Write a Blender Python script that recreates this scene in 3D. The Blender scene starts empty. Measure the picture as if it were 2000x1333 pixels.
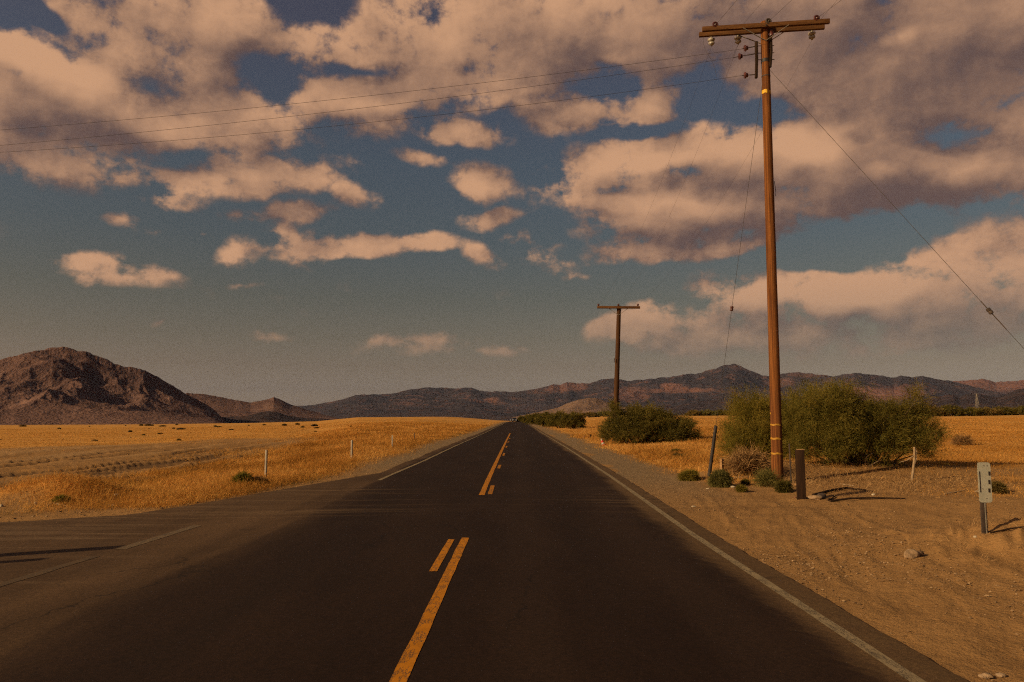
import bpy, bmesh, math, random
import numpy as np
from mathutils import Vector, Matrix

# ------------------------------------------------------------------ camera, sun, sky, exposure
scene = bpy.context.scene
col = scene.collection
R = math.radians
CAM_H = 1.75
FPX = 1500.0                      # focal length in pixels of the 2000 px wide photograph
PITCH = math.atan(156.0 / FPX)
YAW = math.atan(11.0 / FPX)
cam = bpy.data.cameras.new('camera')
cam.sensor_width = 36.0
cam.lens = FPX / 2000.0 * 36.0
cam.clip_start = 0.1
cam.clip_end = 90000.0
cam_ob = bpy.data.objects.new('camera', cam)
col.objects.link(cam_ob)
cam_ob.location = (0, 0, CAM_H)
cam_ob.rotation_euler = (math.pi / 2 + PITCH, 0, YAW)
scene.camera = cam_ob
CAM_ROT = cam_ob.rotation_euler.to_matrix()

SUN_EL = R(24.0)
SUN_H = (-0.88, -0.475)            # horizontal direction towards the sun: behind the camera, to the left
SUN_DIR = Vector((SUN_H[0] * math.cos(SUN_EL), SUN_H[1] * math.cos(SUN_EL), math.sin(SUN_EL)))
sun = bpy.data.lights.new('sun', 'SUN')
sun.energy = 5.0
sun.angle = R(0.55)
sun.color = (1.0, 0.74, 0.42)
sun_ob = bpy.data.objects.new('sun', sun)
col.objects.link(sun_ob)
sun_ob.rotation_euler = (-SUN_DIR).to_track_quat('-Z', 'Y').to_euler()
sun_ob.location = (-40, -30, 40)

scene.view_settings.view_transform = 'Standard'
scene.view_settings.look = 'None'
scene.view_settings.gamma = 1.0
scene.view_settings.use_curve_mapping = False
scene.view_settings.exposure = -0.1
scene.cycles.use_denoising = False
scene.cycles.use_adaptive_sampling = True
scene.cycles.adaptive_threshold = 0.035
scene.cycles.adaptive_min_samples = 32
scene.cycles.pixel_filter_type = 'BLACKMAN_HARRIS'
scene.cycles.filter_width = 1.15
scene.cycles.max_bounces = 5
scene.cycles.diffuse_bounces = 2
scene.cycles.transparent_max_bounces = 8
scene.cycles.volume_bounces = 0


def ray(px, py):
    """World direction through a pixel of the 2000 x 1333 photograph."""
    v = CAM_ROT @ Vector(((px - 1000.0) / FPX, -(py - 666.5) / FPX, -1.0))
    return v.normalized()


def at(px, py, Y):
    """Point on the ray of a pixel that lies on the plane y = Y."""
    v = ray(px, py)
    t = Y / v.y
    return Vector((0, 0, CAM_H)) + v * t


def azel(px, py):
    v = ray(px, py)
    return math.atan2(v.x, v.y), math.asin(v.z)


# ---- node helpers
class NT:
    def __init__(self, tree):
        self.t = tree

    def n(self, kind, **kw):
        nd = self.t.nodes.new(kind)
        for k, v in kw.items():
            setattr(nd, k, v)
        return nd

    def put(self, sock, v):
        if isinstance(v, bpy.types.NodeSocket):
            self.t.links.new(v, sock)
        elif v is not None:
            if isinstance(v, (tuple, list)) and len(v) == 3 and len(getattr(sock, 'default_value', [0] * 3)) == 4:
                v = (*v, 1.0)
            sock.default_value = v

    def math(self, op, a, b=None, c=None, clamp=False):
        nd = self.n('ShaderNodeMath', operation=op, use_clamp=clamp)
        for i, v in enumerate((a, b, c)):
            if v is not None:
                self.put(nd.inputs[i], v)
        return nd.outputs[0]

    def vmath(self, op, a, b=None):
        nd = self.n('ShaderNodeVectorMath', operation=op)
        self.put(nd.inputs[0], a)
        if b is not None:
            if op == 'SCALE':
                self.put(nd.inputs['Scale'], b)
            else:
                self.put(nd.inputs[1], b)
        return nd.outputs[0]

    def noise(self, vec, scale, detail=4.0, rough=0.55, dist=0.0, dim='3D', out=0):
        nd = self.n('ShaderNodeTexNoise', noise_dimensions=dim)
        self.put(nd.inputs['Vector'], vec)
        nd.inputs['Scale'].default_value = scale
        nd.inputs['Detail'].default_value = detail
        nd.inputs['Roughness'].default_value = rough
        nd.inputs['Distortion'].default_value = dist
        return nd.outputs[out]

    def smooth(self, v, lo, hi, to0=0.0, to1=1.0):
        nd = self.n('ShaderNodeMapRange', interpolation_type='SMOOTHSTEP')
        self.put(nd.inputs[0], v)
        nd.inputs[1].default_value = lo
        nd.inputs[2].default_value = hi
        nd.inputs[3].default_value = to0
        nd.inputs[4].default_value = to1
        return nd.outputs[0]

    def lin(self, v, lo, hi, to0=0.0, to1=1.0):
        nd = self.n('ShaderNodeMapRange')
        self.put(nd.inputs[0], v)
        nd.inputs[1].default_value = lo
        nd.inputs[2].default_value = hi
        nd.inputs[3].default_value = to0
        nd.inputs[4].default_value = to1
        return nd.outputs[0]

    def mix(self, f, a, b, mode='MIX'):
        nd = self.n('ShaderNodeMix', data_type='RGBA', blend_type=mode)
        self.put(nd.inputs[0], f)
        self.put(nd.inputs[6], a)
        self.put(nd.inputs[7], b)
        return nd.outputs[2]

    def attr(self, name):
        return self.n('ShaderNodeAttribute', attribute_name=name).outputs['Fac']

    def pos(self):
        return self.n('ShaderNodeNewGeometry').outputs['Position']

    def objco(self):
        return self.n('ShaderNodeTexCoord').outputs['Object']

    def sep(self, v):
        nd = self.n('ShaderNodeSeparateXYZ')
        self.put(nd.inputs[0], v)
        return nd.outputs

    def comb(self, x, y, z=0.0):
        nd = self.n('ShaderNodeCombineXYZ')
        for i, v in enumerate((x, y, z)):
            self.put(nd.inputs[i], v)
        return nd.outputs[0]

    def ramp(self, f, stops):
        nd = self.n('ShaderNodeValToRGB')
        self.put(nd.inputs[0], f)
        e = nd.color_ramp.elements
        while len(e) < len(stops):
            e.new(0.5)
        for el, (p, c) in zip(e, stops):
            el.position = p
            el.color = (*c, 1.0)
        return nd.outputs[0]


def srgb(r, g, b):
    def f(c):
        c /= 255.0
        return c / 12.92 if c <= 0.04045 else ((c + 0.055) / 1.055) ** 2.4
    return (f(r), f(g), f(b))


# ---- the sky: Nishita air with cumulus laid into it by direction
SKY_STRENGTH = 0.07
K = 1.0 / (SKY_STRENGTH * 2 ** scene.view_settings.exposure)
world = bpy.data.worlds.new('World')
scene.world = world
world.use_nodes = True
wt = world.node_tree
wt.nodes.clear()
W = NT(wt)
sky = W.n('ShaderNodeTexSky', sky_type='NISHITA')
sky.sun_disc = False
sky.sun_elevation = SUN_EL
sky.sun_rotation = math.atan2(SUN_H[0], SUN_H[1])
sky.air_density = 1.0
sky.dust_density = 3.0
sky.ozone_density = 1.5
dirv = W.n('ShaderNodeTexCoord').outputs['Generated']
sx, sy, sz = W.sep(dirv)
az_s = W.math('ARCTAN2', sx, sy)
el_s = W.math('ARCSINE', sz)
P0 = W.comb(az_s, el_s, 0.0)

# blobs of cloud: photo pixel centre, half sizes, tilt in degrees, weight (negative = a blue gap)
CLOUDS = [
    (170, 180, 330, 150, 0, 1.0), (60, 110, 190, 120, 0, .9), (430, 70, 330, 130, 0, 1.1), (330, 235, 300, 110, -5, .9),
    (110, 290, 200, 80, -8, .8), (180, 332, 60, 24, -8, .55), (690, 195, 330, 95, 8, 1.0), (850, 75, 330, 105, 0, 1.1),
    (1130, 50, 420, 120, 0, 1.2), (950, 150, 330, 75, 5, 1.0), (1260, 95, 170, 85, 0, 1.0), (1560, 40, 500, 130, 0, 1.2),
    (1850, 40, 380, 140, 0, 1.2), (1740, 160, 300, 100, 0, 1.05), (1960, 180, 200, 110, 0, 1.0), (1500, 130, 220, 80, 0, .8),
    (510, 348, 225, 46, 8, .95), (345, 385, 75, 30, -4, .75), (345, 333, 50, 20, 0, .5), (570, 417, 90, 29, 8, .75), (478, 426, 34, 13, 0, .55),
    (540, 455, 38, 16, 0, .6), (590, 490, 62, 36, 10, .9), (690, 480, 190, 26, 5, .85), (820, 468, 70, 18, 0, .7),
    (165, 508, 66, 16, 0, .62), (225, 540, 140, 24, 0, .66), (240, 437, 34, 13, 0, .55), (690, 388, 40, 22, 0, .6),
    (405, 460, 24, 9, 0, .45), (290, 465, 46, 15, 0, .42), (470, 497, 40, 24, 30, .45), (940, 496, 46, 24, -25, .5),
    (1010, 462, 26, 13, 0, .5), (820, 316, 52, 14, -8, .5), (905, 264, 125, 34, 0, .85), (943, 357, 84, 46, 0, .95),
    (955, 424, 70, 17, 8, .62), (1280, 192, 62, 36, 0, .78), (1130, 220, 170, 42, 0, .85), (1240, 225, 60, 26, 0, .6),
    (1220, 312, 210, 72, 10, 1.05), (1420, 300, 270, 66, 0, 1.05), (1620, 315, 290, 90, -3, 1.0), (1230, 395, 270, 62, -8, .95),
    (1430, 400, 330, 66, 0, 1.0), (1700, 340, 330, 90, 0, 1.0), (1930, 350, 190, 105, 12, .9), (1800, 245, 330, 80, 0, .95), (1950, 265, 150, 70, 0, .8),
    (1300, 440, 240, 42, 0, .8), (1240, 487, 150, 32, 0, .75), (1400, 488, 130, 30, 0, .7), (1490, 468, 90, 24, 10, .6),
    (1060, 500, 56, 28, -10, .6), (1100, 537, 52, 13, 0, .42), (1430, 565, 90, 50, -10, .8), (1560, 570, 220, 48, 0, .8),
    (1740, 585, 280, 66, 0, .85), (1920, 545, 220, 110, 20, .85), (1800, 505, 70, 34, 0, .5), (1260, 627, 78, 46, 15, .78), (1200, 640, 50, 22, 0, .6),
    (515, 657, 50, 10, 0, .42), (800, 668, 180, 16, 2, .42), (900, 686, 330, 20, 0, .34), (320, 622, 26, 9, 20, .36),
    (1600, 672, 420, 40, 0, .5), (1400, 640, 300, 60, 0, .5), (1900, 640, 260, 60, 0, .62), (470, 558, 30, 8, 0, .36), (1050, 690, 200, 14, 0, .34),
    (2420, 160, 420, 190, 0, 1.0), (2480, 480, 380, 120, 0, .9), (-420, 190, 380, 170, 0, .95), (-460, 500, 260, 60, 0, .7),
]
GAPS = [
    (615, 10, 115, 46, 0, 1.0), (15, 20, 90, 42, 0, 1.0), (110, 45, 90, 24, -10, .75), (105, 85, 80, 30, 0, .6), (525, 148, 90, 62, -30, .95), (300, 172, 90, 58, -25, .85),
    (700, 140, 140, 24, 10, .8), (190, 243, 80, 30, 0, .5), (345, 300, 100, 36, 0, .7), (50, 262, 60, 26, 0, .5), (905, 125, 50, 20, 0, .5),
    (1385, 170, 95, 62, 0, .9), (1160, 128, 60, 14, 0, .4), (1865, 258, 140, 32, -12, .95), (1540, 238, 60, 22, 0, .5), (1180, 40, 60, 18, 10, .45), (1680, 272, 40, 18, 0, .5),
    (1250, 256, 130, 18, 0, .7), (1700, 470, 300, 46, 3, .6), (1180, 375, 80, 16, 0, .5), (1705, 6, 40, 12, 0, .5), (1490, 215, 60, 30, 0, .6), (1380, 440, 60, 12, 0, .3),
]


# heavy parts of the clouds that hold less light
THICK = [
    (1480, 40, 640, 115, 0, .85), (1850, 170, 330, 120, 0, .6), (1560, 130, 220, 60, 0, .35), (1720, 372, 350, 76, 4, .75), (1450, 355, 260, 45, 0, .45), (1400, 440, 300, 40, 0, .42), (1900, 90, 300, 90, 0, .40),
    (640, 100, 280, 80, 0, .55), (120, 220, 200, 66, 0, .50), (380, 130, 190, 70, 0, .40), (260, 40, 200, 60, 0, .3), (560, 240, 160, 40, 0, .35), (560, 385, 150, 30, 5, .40), (1130, 240, 170, 30, 0, .40), (1650, 640, 440, 70, 0, .55), (1900, 330, 150, 50, 0, .4), (1000, 80, 260, 60, 0, .30), (330, 200, 120, 60, 0, .2), (980, 395, 60, 30, 0, .4),
    (1190, 300, 190, 55, 0, -.60), (1290, 405, 160, 28, -5, -.5), (1600, 300, 160, 50, 0, -.30), (1230, 90, 160, 60, 0, -.30), (1760, 120, 160, 50, 0, -.25), (1430, 555, 70, 30, 0, -.3), (1700, 560, 220, 30, 0, -.25), (935, 345, 60, 30, 0, -.3), (590, 480, 45, 28, 0, -.25), (1250, 615, 50, 24, 0, -.3),
]


def build_field(blobs=None):
    g = bpy.data.node_groups.new('cloud_field', 'ShaderNodeTree')
    g.interface.new_socket('P', in_out='INPUT', socket_type='NodeSocketVector')
    g.interface.new_socket('F', in_out='OUTPUT', socket_type='NodeSocketFloat')
    G = NT(g)
    pin = G.n('NodeGroupInput').outputs[0]
    acc = None
    for lst, sign in (((CLOUDS, 1), (GAPS, -1)) if blobs is None else ((blobs, 1),)):
        for (px, py, rx, ry, tilt, w) in lst:
            a, e = azel(px, py)
            if rx < 72 and sign > 0 and blobs is None:
                rx, ry, w = rx * 1.35, ry * 1.35, min(.95, w * 1.18)
            if sign < 0:
                w *= 0.8
            m = G.n('ShaderNodeMapping', vector_type='TEXTURE')
            G.put(m.inputs['Vector'], pin)
            m.inputs['Location'].default_value = (a, e, 0)
            m.inputs['Rotation'].default_value = (0, 0, R(tilt))
            m.inputs['Scale'].default_value = (rx / FPX, ry / FPX, 1)
            gr = G.n('ShaderNodeTexGradient', gradient_type='SPHERICAL')
            G.put(gr.inputs[0], m.outputs[0])
            if sign > 0:
                v = G.math('MULTIPLY', gr.outputs['Fac'], min(.95, w))
                acc = v if acc is None else G.math('MULTIPLY_ADD', v, G.math('SUBTRACT', 1.0, acc), acc)
            else:
                acc = G.math('MULTIPLY_ADD', gr.outputs['Fac'], -w * 1.2, acc)
    out = G.n('NodeGroupOutput')
    G.put(out.inputs[0], acc)
    return g


field = build_field()
dark_field = build_field(THICK)


def cloud_noise():
    g = bpy.data.node_groups.new('cloud_noise', 'ShaderNodeTree')
    g.interface.new_socket('P', in_out='INPUT', socket_type='NodeSocketVector')
    g.interface.new_socket('N', in_out='OUTPUT', socket_type='NodeSocketFloat')
    G = NT(g)
    pin = G.n('NodeGroupInput').outputs[0]
    s = G.vmath('MULTIPLY', pin, (1.0, 1.30, 1.0))
    big = G.noise(s, 12.0, 8.0, 0.60, 0.0, dim='2D')
    bil = G.n('ShaderNodeTexVoronoi', feature='F1', voronoi_dimensions='2D', normalize=True)
    wv = G.vmath('ADD', s, G.vmath('SCALE', G.vmath('SUBTRACT', G.noise(s, 26.0, 4.0, .6, dim='2D', out=1), (.5, .5, .5)), 0.055))
    G.put(bil.inputs['Vector'], wv)
    bil.inputs['Scale'].default_value = 16.0
    bil.inputs['Detail'].default_value = 3.0
    bil.inputs['Roughness'].default_value = 0.58
    bil.inputs['Lacunarity'].default_value = 2.3
    v = G.math('MULTIPLY_ADD', bil.outputs['Distance'], -0.42, G.math('ADD', big, 0.15))
    out = G.n('NodeGroupOutput')
    G.put(out.inputs[0], v)
    return g


cnoise = cloud_noise()


def use(group, vec):
    nd = W.n('ShaderNodeGroup', node_tree=group)
    W.put(nd.inputs[0], vec)
    return nd.outputs[0]


warp = W.vmath('SCALE', W.vmath('SUBTRACT', W.noise(P0, 9.0, 3.0, 0.55, dim='2D', out=1), (.5, .5, .5)), 0.055)
P1 = W.vmath('ADD', P0, W.vmath('MULTIPLY', warp, (1.0, 0.6, 0.0)))
F1 = use(field, P1)
F2 = use(field, W.vmath('ADD', P1, (-0.022, 0.040, 0.0)))
N1 = use(cnoise, P0)
N2 = use(cnoise, W.vmath('ADD', P0, (-0.0075, 0.0095, 0.0)))
N3 = use(cnoise, W.vmath('ADD', P0, (-0.021, 0.027, 0.0)))
amp = W.math('MULTIPLY_ADD', W.math('MAXIMUM', F1, 0.0), 3.2, 0.50, clamp=False)
amp = W.math('MINIMUM', amp, 2.0)
dens = W.math('MULTIPLY_ADD', F1, 0.80, W.math('MULTIPLY', W.math('SUBTRACT', N1, 0.5), amp))
alpha = W.smooth(dens, 0.07, 0.50)
lit = W.math('MULTIPLY', W.math('SUBTRACT', F1, F2), 0.90)
relief = W.math('MULTIPLY_ADD', W.math('SUBTRACT', N1, N2), 0.75, W.math('MULTIPLY', W.math('SUBTRACT', N1, N3), 1.25))
lit = W.math('MULTIPLY_ADD', relief, W.lin(F1, 0.25, 0.95, 1.20, 0.50), lit)
soft = W.noise(W.vmath('MULTIPLY', P0, (1.0, 1.7, 1.0)), 6.5, 2.0, 0.5, dim='2D')
lit = W.math('MULTIPLY_ADD', W.math('SUBTRACT', soft, 0.5), 0.75, lit)
lit = W.math('MULTIPLY_ADD', use(dark_field, P1), -0.85, W.math('ADD', lit, 0.39))
lit = W.smooth(lit, -0.45, 1.30)


def kk(c, m=1.0):
    return tuple(v * K * m for v in srgb(*c))


cl_col = W.mix(lit, kk((97, 77, 73)), kk((203, 155, 119)))
# the air itself, graded by height above the horizon
AIR = [(811, (48, 49, 44), (112, 94, 73)), (796, (59, 59, 52), (113, 97, 77)), (764, (81, 83, 73), (116, 101, 81)), (718, (96, 103, 97), (119, 104, 84)), (663, (98, 111, 113), (109, 102, 86)),
       (585, (94, 110, 121), (94, 95, 87)), (468, (85, 103, 120), (79, 89, 93)), (312, (75, 92, 112), (71, 82, 93)), (156, (68, 85, 106), (67, 75, 90)), (15, (62, 78, 99), (65, 68, 83))]
stops = []
for (py, raw, want) in AIR:
    el_ = math.atan((822.5 - py) / FPX)
    stops.append((el_ / 0.7, tuple(w / r_ / 6.0 * 2 ** (-0.5 - scene.view_settings.exposure) for w, r_ in zip(srgb(*want), srgb(*raw)))))
tint = W.vmath('SCALE', W.ramp(W.lin(el_s, 0.0, 0.7), stops), 6.0)
air = W.mix(1.0, sky.outputs[0], tint, 'MULTIPLY')
AIR_NODE = air
# low clouds drown in the pale air near the horizon
fade = W.smooth(el_s, 0.0, 0.20, 0.0, 1.0)
back = W.smooth(W.math('ABSOLUTE', az_s), 0.9, 1.5, 1.0, 0.0)
a2 = W.math('MULTIPLY', alpha, fade)
front = W.mix(a2, air, cl_col)
bg = W.n('ShaderNodeBackground')
W.put(bg.inputs['Color'], front)
bg.inputs['Strength'].default_value = SKY_STRENGTH
wo = W.n('ShaderNodeOutputWorld')
wt.links.new(bg.outputs[0], wo.inputs['Surface'])
world.cycles.sampling_method = 'MANUAL'
world.cycles.sample_map_resolution = 512


# ------------------------------------------------------------------ object helpers
def tag(o, label=None, cat=None, group=None, kind=None):
    if label:
        o['label'] = label
    if cat:
        o['category'] = cat
    if group:
        o['group'] = group
    if kind:
        o['kind'] = kind
    return o


def link(name, me, mats=None, parent=None):
    o = bpy.data.objects.new(name, me)
    col.objects.link(o)
    if mats is not None:
        for m in (mats if isinstance(mats, (list, tuple)) else [mats]):
            me.materials.append(m)
    if parent is not None:
        o.parent = parent
    return o


def empty(name, loc, rz=0.0):
    o = bpy.data.objects.new(name, None)
    col.objects.link(o)
    o.location = loc
    o.rotation_euler = (0, 0, rz)
    return o


def np_mesh(name, V, F, attrs=None, smooth=True):
    """Mesh from numpy arrays: V (n,3), F (m,3 or 4)."""
    me = bpy.data.meshes.new(name)
    V = np.ascontiguousarray(V, dtype=np.float32)
    F = np.ascontiguousarray(F, dtype=np.int32)
    k = F.shape[1]
    me.vertices.add(len(V))
    me.vertices.foreach_set('co', V.ravel())
    me.loops.add(F.size)
    me.loops.foreach_set('vertex_index', F.ravel())
    me.polygons.add(len(F))
    me.polygons.foreach_set('loop_start', np.arange(0, F.size, k, dtype=np.int32))
    me.polygons.foreach_set('loop_total', np.full(len(F), k, dtype=np.int32))
    me.update(calc_edges=True)
    me.polygons.foreach_set('use_smooth', np.full(len(F), bool(smooth)))
    for an, av in (attrs or {}).items():
        at_ = me.attributes.new(an, 'FLOAT', 'POINT')
        at_.data.foreach_set('value', np.ascontiguousarray(av, dtype=np.float32).ravel())
    me.validate()
    return me


def grid_faces(nu, nv):
    i = np.arange(nu - 1)[:, None]
    j = np.arange(nv - 1)[None, :]
    a = i * nv + j
    return np.stack([a, a + nv, a + nv + 1, a + 1], -1).reshape(-1, 4)


def sstep(x, a, b):
    t = np.clip((np.asarray(x, dtype=np.float64) - a) / (b - a), 0, 1)
    return t * t * (3 - 2 * t)


def _hash(ix, iy, seed):
    n = (ix.astype(np.int64) * 374761393 + iy.astype(np.int64) * 668265263 + seed * 1442695041) & 0x7fffffff
    n = ((n ^ (n >> 13)) * 1274126177) & 0x7fffffff
    n = n ^ (n >> 16)
    return (n & 0xffffff) / float(0xffffff)


def vnoise(x, y, seed=0):
    x, y = np.broadcast_arrays(np.asarray(x, dtype=np.float64), np.asarray(y, dtype=np.float64))
    ix = np.floor(x); iy = np.floor(y)
    fx = x - ix; fy = y - iy
    fx = fx * fx * fx * (fx * (fx * 6 - 15) + 10); fy = fy * fy * fy * (fy * (fy * 6 - 15) + 10)
    ix = ix.astype(np.int64); iy = iy.astype(np.int64)
    a = _hash(ix, iy, seed); b = _hash(ix + 1, iy, seed)
    c = _hash(ix, iy + 1, seed); d = _hash(ix + 1, iy + 1, seed)
    return (a + (b - a) * fx) * (1 - fy) + (c + (d - c) * fx) * fy


def fbm(x, y, octaves=5, seed=0, gain=0.5):
    s = 0.0; amp = 1.0; tot = 0.0
    x = np.asarray(x, dtype=np.float64); y = np.asarray(y, dtype=np.float64)
    for o in range(octaves):
        s = s + amp * vnoise(x, y, seed + o * 17)
        tot += amp
        amp *= gain
        x, y = x * 1.83 + y * 0.8 + 3.1, y * 1.83 - x * 0.8 + 7.7
    return s / tot


def ridged(x, y, octaves=5, seed=0, gain=0.5):
    s = 0.0; amp = 1.0; tot = 0.0
    x = np.asarray(x, dtype=np.float64); y = np.asarray(y, dtype=np.float64)
    for o in range(octaves):
        s = s + amp * (1 - np.abs(2 * vnoise(x, y, seed + o * 17) - 1))
        tot += amp
        amp *= gain
        x, y = x * 1.83 + y * 0.8 + 3.1, y * 1.83 - x * 0.8 + 7.7
    return s / tot


# ------------------------------------------------------------------ the lie of the land
RY = [-60, 0, 12, 23, 44, 70, 90, 116, 150, 200, 260, 345, 420, 520, 700, 60000]
RZ = [0, 0, 0, .14, .27, .36, .42, .58, .70, .98, 1.22, 1.43, 1.42, 1.15, 0.0, 0.0]


def road_z(y):
    return np.interp(y, RY, RZ)


AZP = [-3000, 0, 300, 500, 620, 700, 980, 1030, 1340, 1420, 1830, 2000, 4000]
AZE = [-.0045, -.0045, -.0040, -.0025, -.0005, .0045, .0058, .0058, .0068, .0072, .0066, .0076, .009]
AZA = [math.atan((p - 1011) / 1500.0) for p in AZP]

APX = [-70, -14, -9.05, -7.25, -6.6, -5.5, -4.2]
APY = [12.0, 12.8, 13.4, 14.4, 16.2, 20.1, 24.5]
ROAD_L, ROAD_R = -4.25, 3.02


def apron_far(x):
    return np.interp(x, APX, APY)


def apron_near(x):
    return np.interp(x, [-70, -14, -9, -6.5, -5.0, -4.2], [2.2, 1.6, 0.6, -1.5, -5.0, -9.0])


def paved(x, y):
    """Signed distance-like value, positive inside the pavement."""
    a = np.minimum(x - ROAD_L, ROAD_R - x)
    b = np.minimum(np.minimum(apron_far(x) - y, y - apron_near(x)), -3.0 - x)
    return np.maximum(a, b)


def gauss(x, y, cx, cy, rx, ry):
    return np.exp(-(((x - cx) / rx) ** 2 + ((y - cy) / ry) ** 2))


def gz(x, y):
    x = np.asarray(x, dtype=np.float64); y = np.asarray(y, dtype=np.float64)
    d = np.hypot(x, y)
    az = np.arctan2(x, np.maximum(y, 1e-3))
    e = np.interp(az, AZA, AZE) * sstep(y, -20, 30)
    Lr = np.interp(az, [-.5, -.12, 0, .2], [420, 330, 260, 260])
    plain = e * d + CAM_H * (1 - np.exp(-d / Lr)) * sstep(y, -40, 20)
    w = sstep(np.abs(x), 4.0, 9.0 + .10 * d)
    z = road_z(y) * (1 - w) + plain * w
    p = paved(x, y)
    out = sstep(-p, 0.25, 3.0)
    z = z - 0.035 - 0.035 * sstep(p, 0.05, 0.5) * (1 + d * .02)
    # shallow swale beside the shoulder, rough ground farther out
    near = np.exp(-d / 90.0)
    z = z + out * near * (0.10 * (fbm(x * .55, y * .55, 4, 3) - .5) + 0.28 * (fbm(x * .13, y * .13, 3, 9) - .5)) * sstep(-p, .4, 5)
    z = z + (1 - near) * out * 0.5 * (fbm(x * .03, y * .03, 3, 21) - .5) * sstep(-p, 3, 20)
    # berm by the small marker, mounds
    bank = gauss(x, y, 7.6, 10.9, 1.9, 1.3)
    z = z + bank * (0.34 + 0.42 * (ridged(x * 1.5, y * 1.5, 5, 5, .6) - .6))
    z = z + gauss(x, y, 9.0, 8.6, 2.0, 1.2) * 0.18 * (fbm(x * 2.2, y * 2.2, 3, 8) + .3)
    z = z + 0.42 * gauss(x, y, 7.0, 22.6, 1.5, 0.9) + 0.22 * gauss(x, y, 10.2, 23.6, 3.4, 1.2)
    z = z + 0.50 * gauss(x, y, -10.4, 17.6, 1.5, 0.9)
    z = z - 0.10 * m_rut(x, y) + .10 * (fbm(x * 1.1, y * .5, 4, 39) - .5) * sstep(-x, 9, 12) * (1 - sstep(y, 50, 80))
    # tyre-pressed edge of the right shoulder
    fx = sstep(x, 3.2, 3.9) * sstep(-y, -26, -16)
    z = z + fx * (0.055 * (ridged(x * 1.7 - y * .28, y * .22, 4, 33, .55) - .6) * (1 - sstep(x, 6.5, 9)) + 0.055 * (fbm(x * 3.2, y * 2.6, 4, 36, .6) - .5))
    return z


def ground_hit(px, py):
    v = ray(px, py)
    o = Vector((0, 0, CAM_H))
    t, prev = 3.0, 3.0
    while t < 20000:
        p = o + v * t
        if p.z < float(gz(p.x, p.y)):
            a, b = prev, t
            for _ in range(30):
                m = (a + b) / 2
                q = o + v * m
                if q.z < float(gz(q.x, q.y)):
                    b = m
                else:
                    a = m
            q = o + v * b
            return Vector((q.x, q.y, float(gz(q.x, q.y))))
        prev = t
        t *= 1.02
    p = o + v * 400
    return Vector((p.x, p.y, float(gz(p.x, p.y))))


def on_ground(x, y):
    return Vector((x, y, float(gz(x, y))))


# masks shared by the ground colour and the scatter
def m_grass(x, y):
    d = np.hypot(x, y)
    n = fbm(x * .35, y * .35, 4, 40)
    n2 = fbm(x * .06, y * .03, 3, 44)
    p = paved(x, y)
    # left verge: dense gold strip, then bare wheel-worn earth, then the open gold plain
    inner = -8.5 - .11 * np.maximum(y, 0) + (n - .5) * 4.0
    verge = sstep(-p + (n - .5) * 1.6, 1.5, 2.3) * sstep(x, inner - .9, inner + .6)
    verge = verge * sstep(y, 14.5, 17.0) * (.45 + .55 * sstep(fbm(x * .8, y * .45, 3, 47), .36, .52))
    plain = sstep(-x, 29 + (n2 - .5) * 14, 37 + (n2 - .5) * 14) * (0.55 + .4 * sstep(d, 40, 90))
    plain = np.maximum(plain, sstep(y + (n2 - .5) * 30, 58, 78) * sstep(-p, 2.2, 3.0) * .95)
    strip = 0.30 * sstep(n, .54, .68) * sstep(-p, 3, 5)
    left = np.maximum(np.maximum(verge, plain), strip)
    right = sstep(y + (n - .5) * 5 - .35 * np.maximum(x - 12, 0), 20.0, 24.5) * sstep(x + (n - .5) * 1.4, 4.9, 6.0)
    right = np.maximum(right, 0.45 * sstep(y + (n - .5) * 4, 16.2, 18.5) * sstep(n, .42, .6) * sstep(x, 7, 9))
    right = right * (1 - .9 * gauss(x, y, 7.0, 22.4, 1.5, 1.0))
    return np.where(x < 0, left, right)


def m_gravel(x, y):
    n = fbm(x * .5, y * .25, 4, 60)
    p = paved(x, y)
    r = sstep(-p + (n - .5) * 1.6, 0.0, .15) * (1 - sstep(-p + (n - .5) * 2.0, 1.3, 2.4)) * sstep(y, 14, 24)
    l = (1 - sstep(-p + (n - .5) * 1.0, .8, 1.6)) * sstep(y, 18, 30)
    return np.where(x < 0, l, r)


def m_rut(x, y):
    """Dark churned wheel ruts on the left, running with the road."""
    w = x + .06 * y + 1.2 * (fbm(x * .05, y * .07, 3, 71) - .5)
    s = fbm(w * 1.5, y * .06, 4, 73)
    reg = sstep(-x, 9.5, 11.0) * (1 - sstep(-x, 19, 30)) * (1 - sstep(y, 40, 62)) * sstep(y, 15, 19)
    rut = sstep(s + .25 * (fbm(x * 1.4, y * .7, 4, 79) - .5), .47, .62) * reg
    return rut


def m_pale(x, y):
    w = x + .10 * y + 2.0 * (fbm(x * .03, y * .03, 3, 75) - .5)
    s = fbm(w * .5, y * .02, 3, 77)
    return sstep(s, .53, .62) * sstep(-x, 12, 16) * (1 - sstep(-x, 30, 45)) * (1 - sstep(y, 60, 80))


# ------------------------------------------------------------------ materials of the setting
def new_mat(name):
    m = bpy.data.materials.new(name)
    m.use_nodes = True
    t = m.node_tree
    t.nodes.clear()
    N = NT(t)
    out = N.n('ShaderNodeOutputMaterial')
    b = N.n('ShaderNodeBsdfPrincipled')
    t.links.new(b.outputs[0], out.inputs['Surface'])
    b.inputs['Specular IOR Level'].default_value = 0.15
    return m, N, b, out


def bump(N, b, h, strength, dist):
    nd = N.n('ShaderNodeBump')
    nd.inputs['Strength'].default_value = strength
    nd.inputs['Distance'].default_value = dist
    N.put(nd.inputs['Height'], h)
    N.t.links.new(nd.outputs[0], b.inputs['Normal'])


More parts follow.
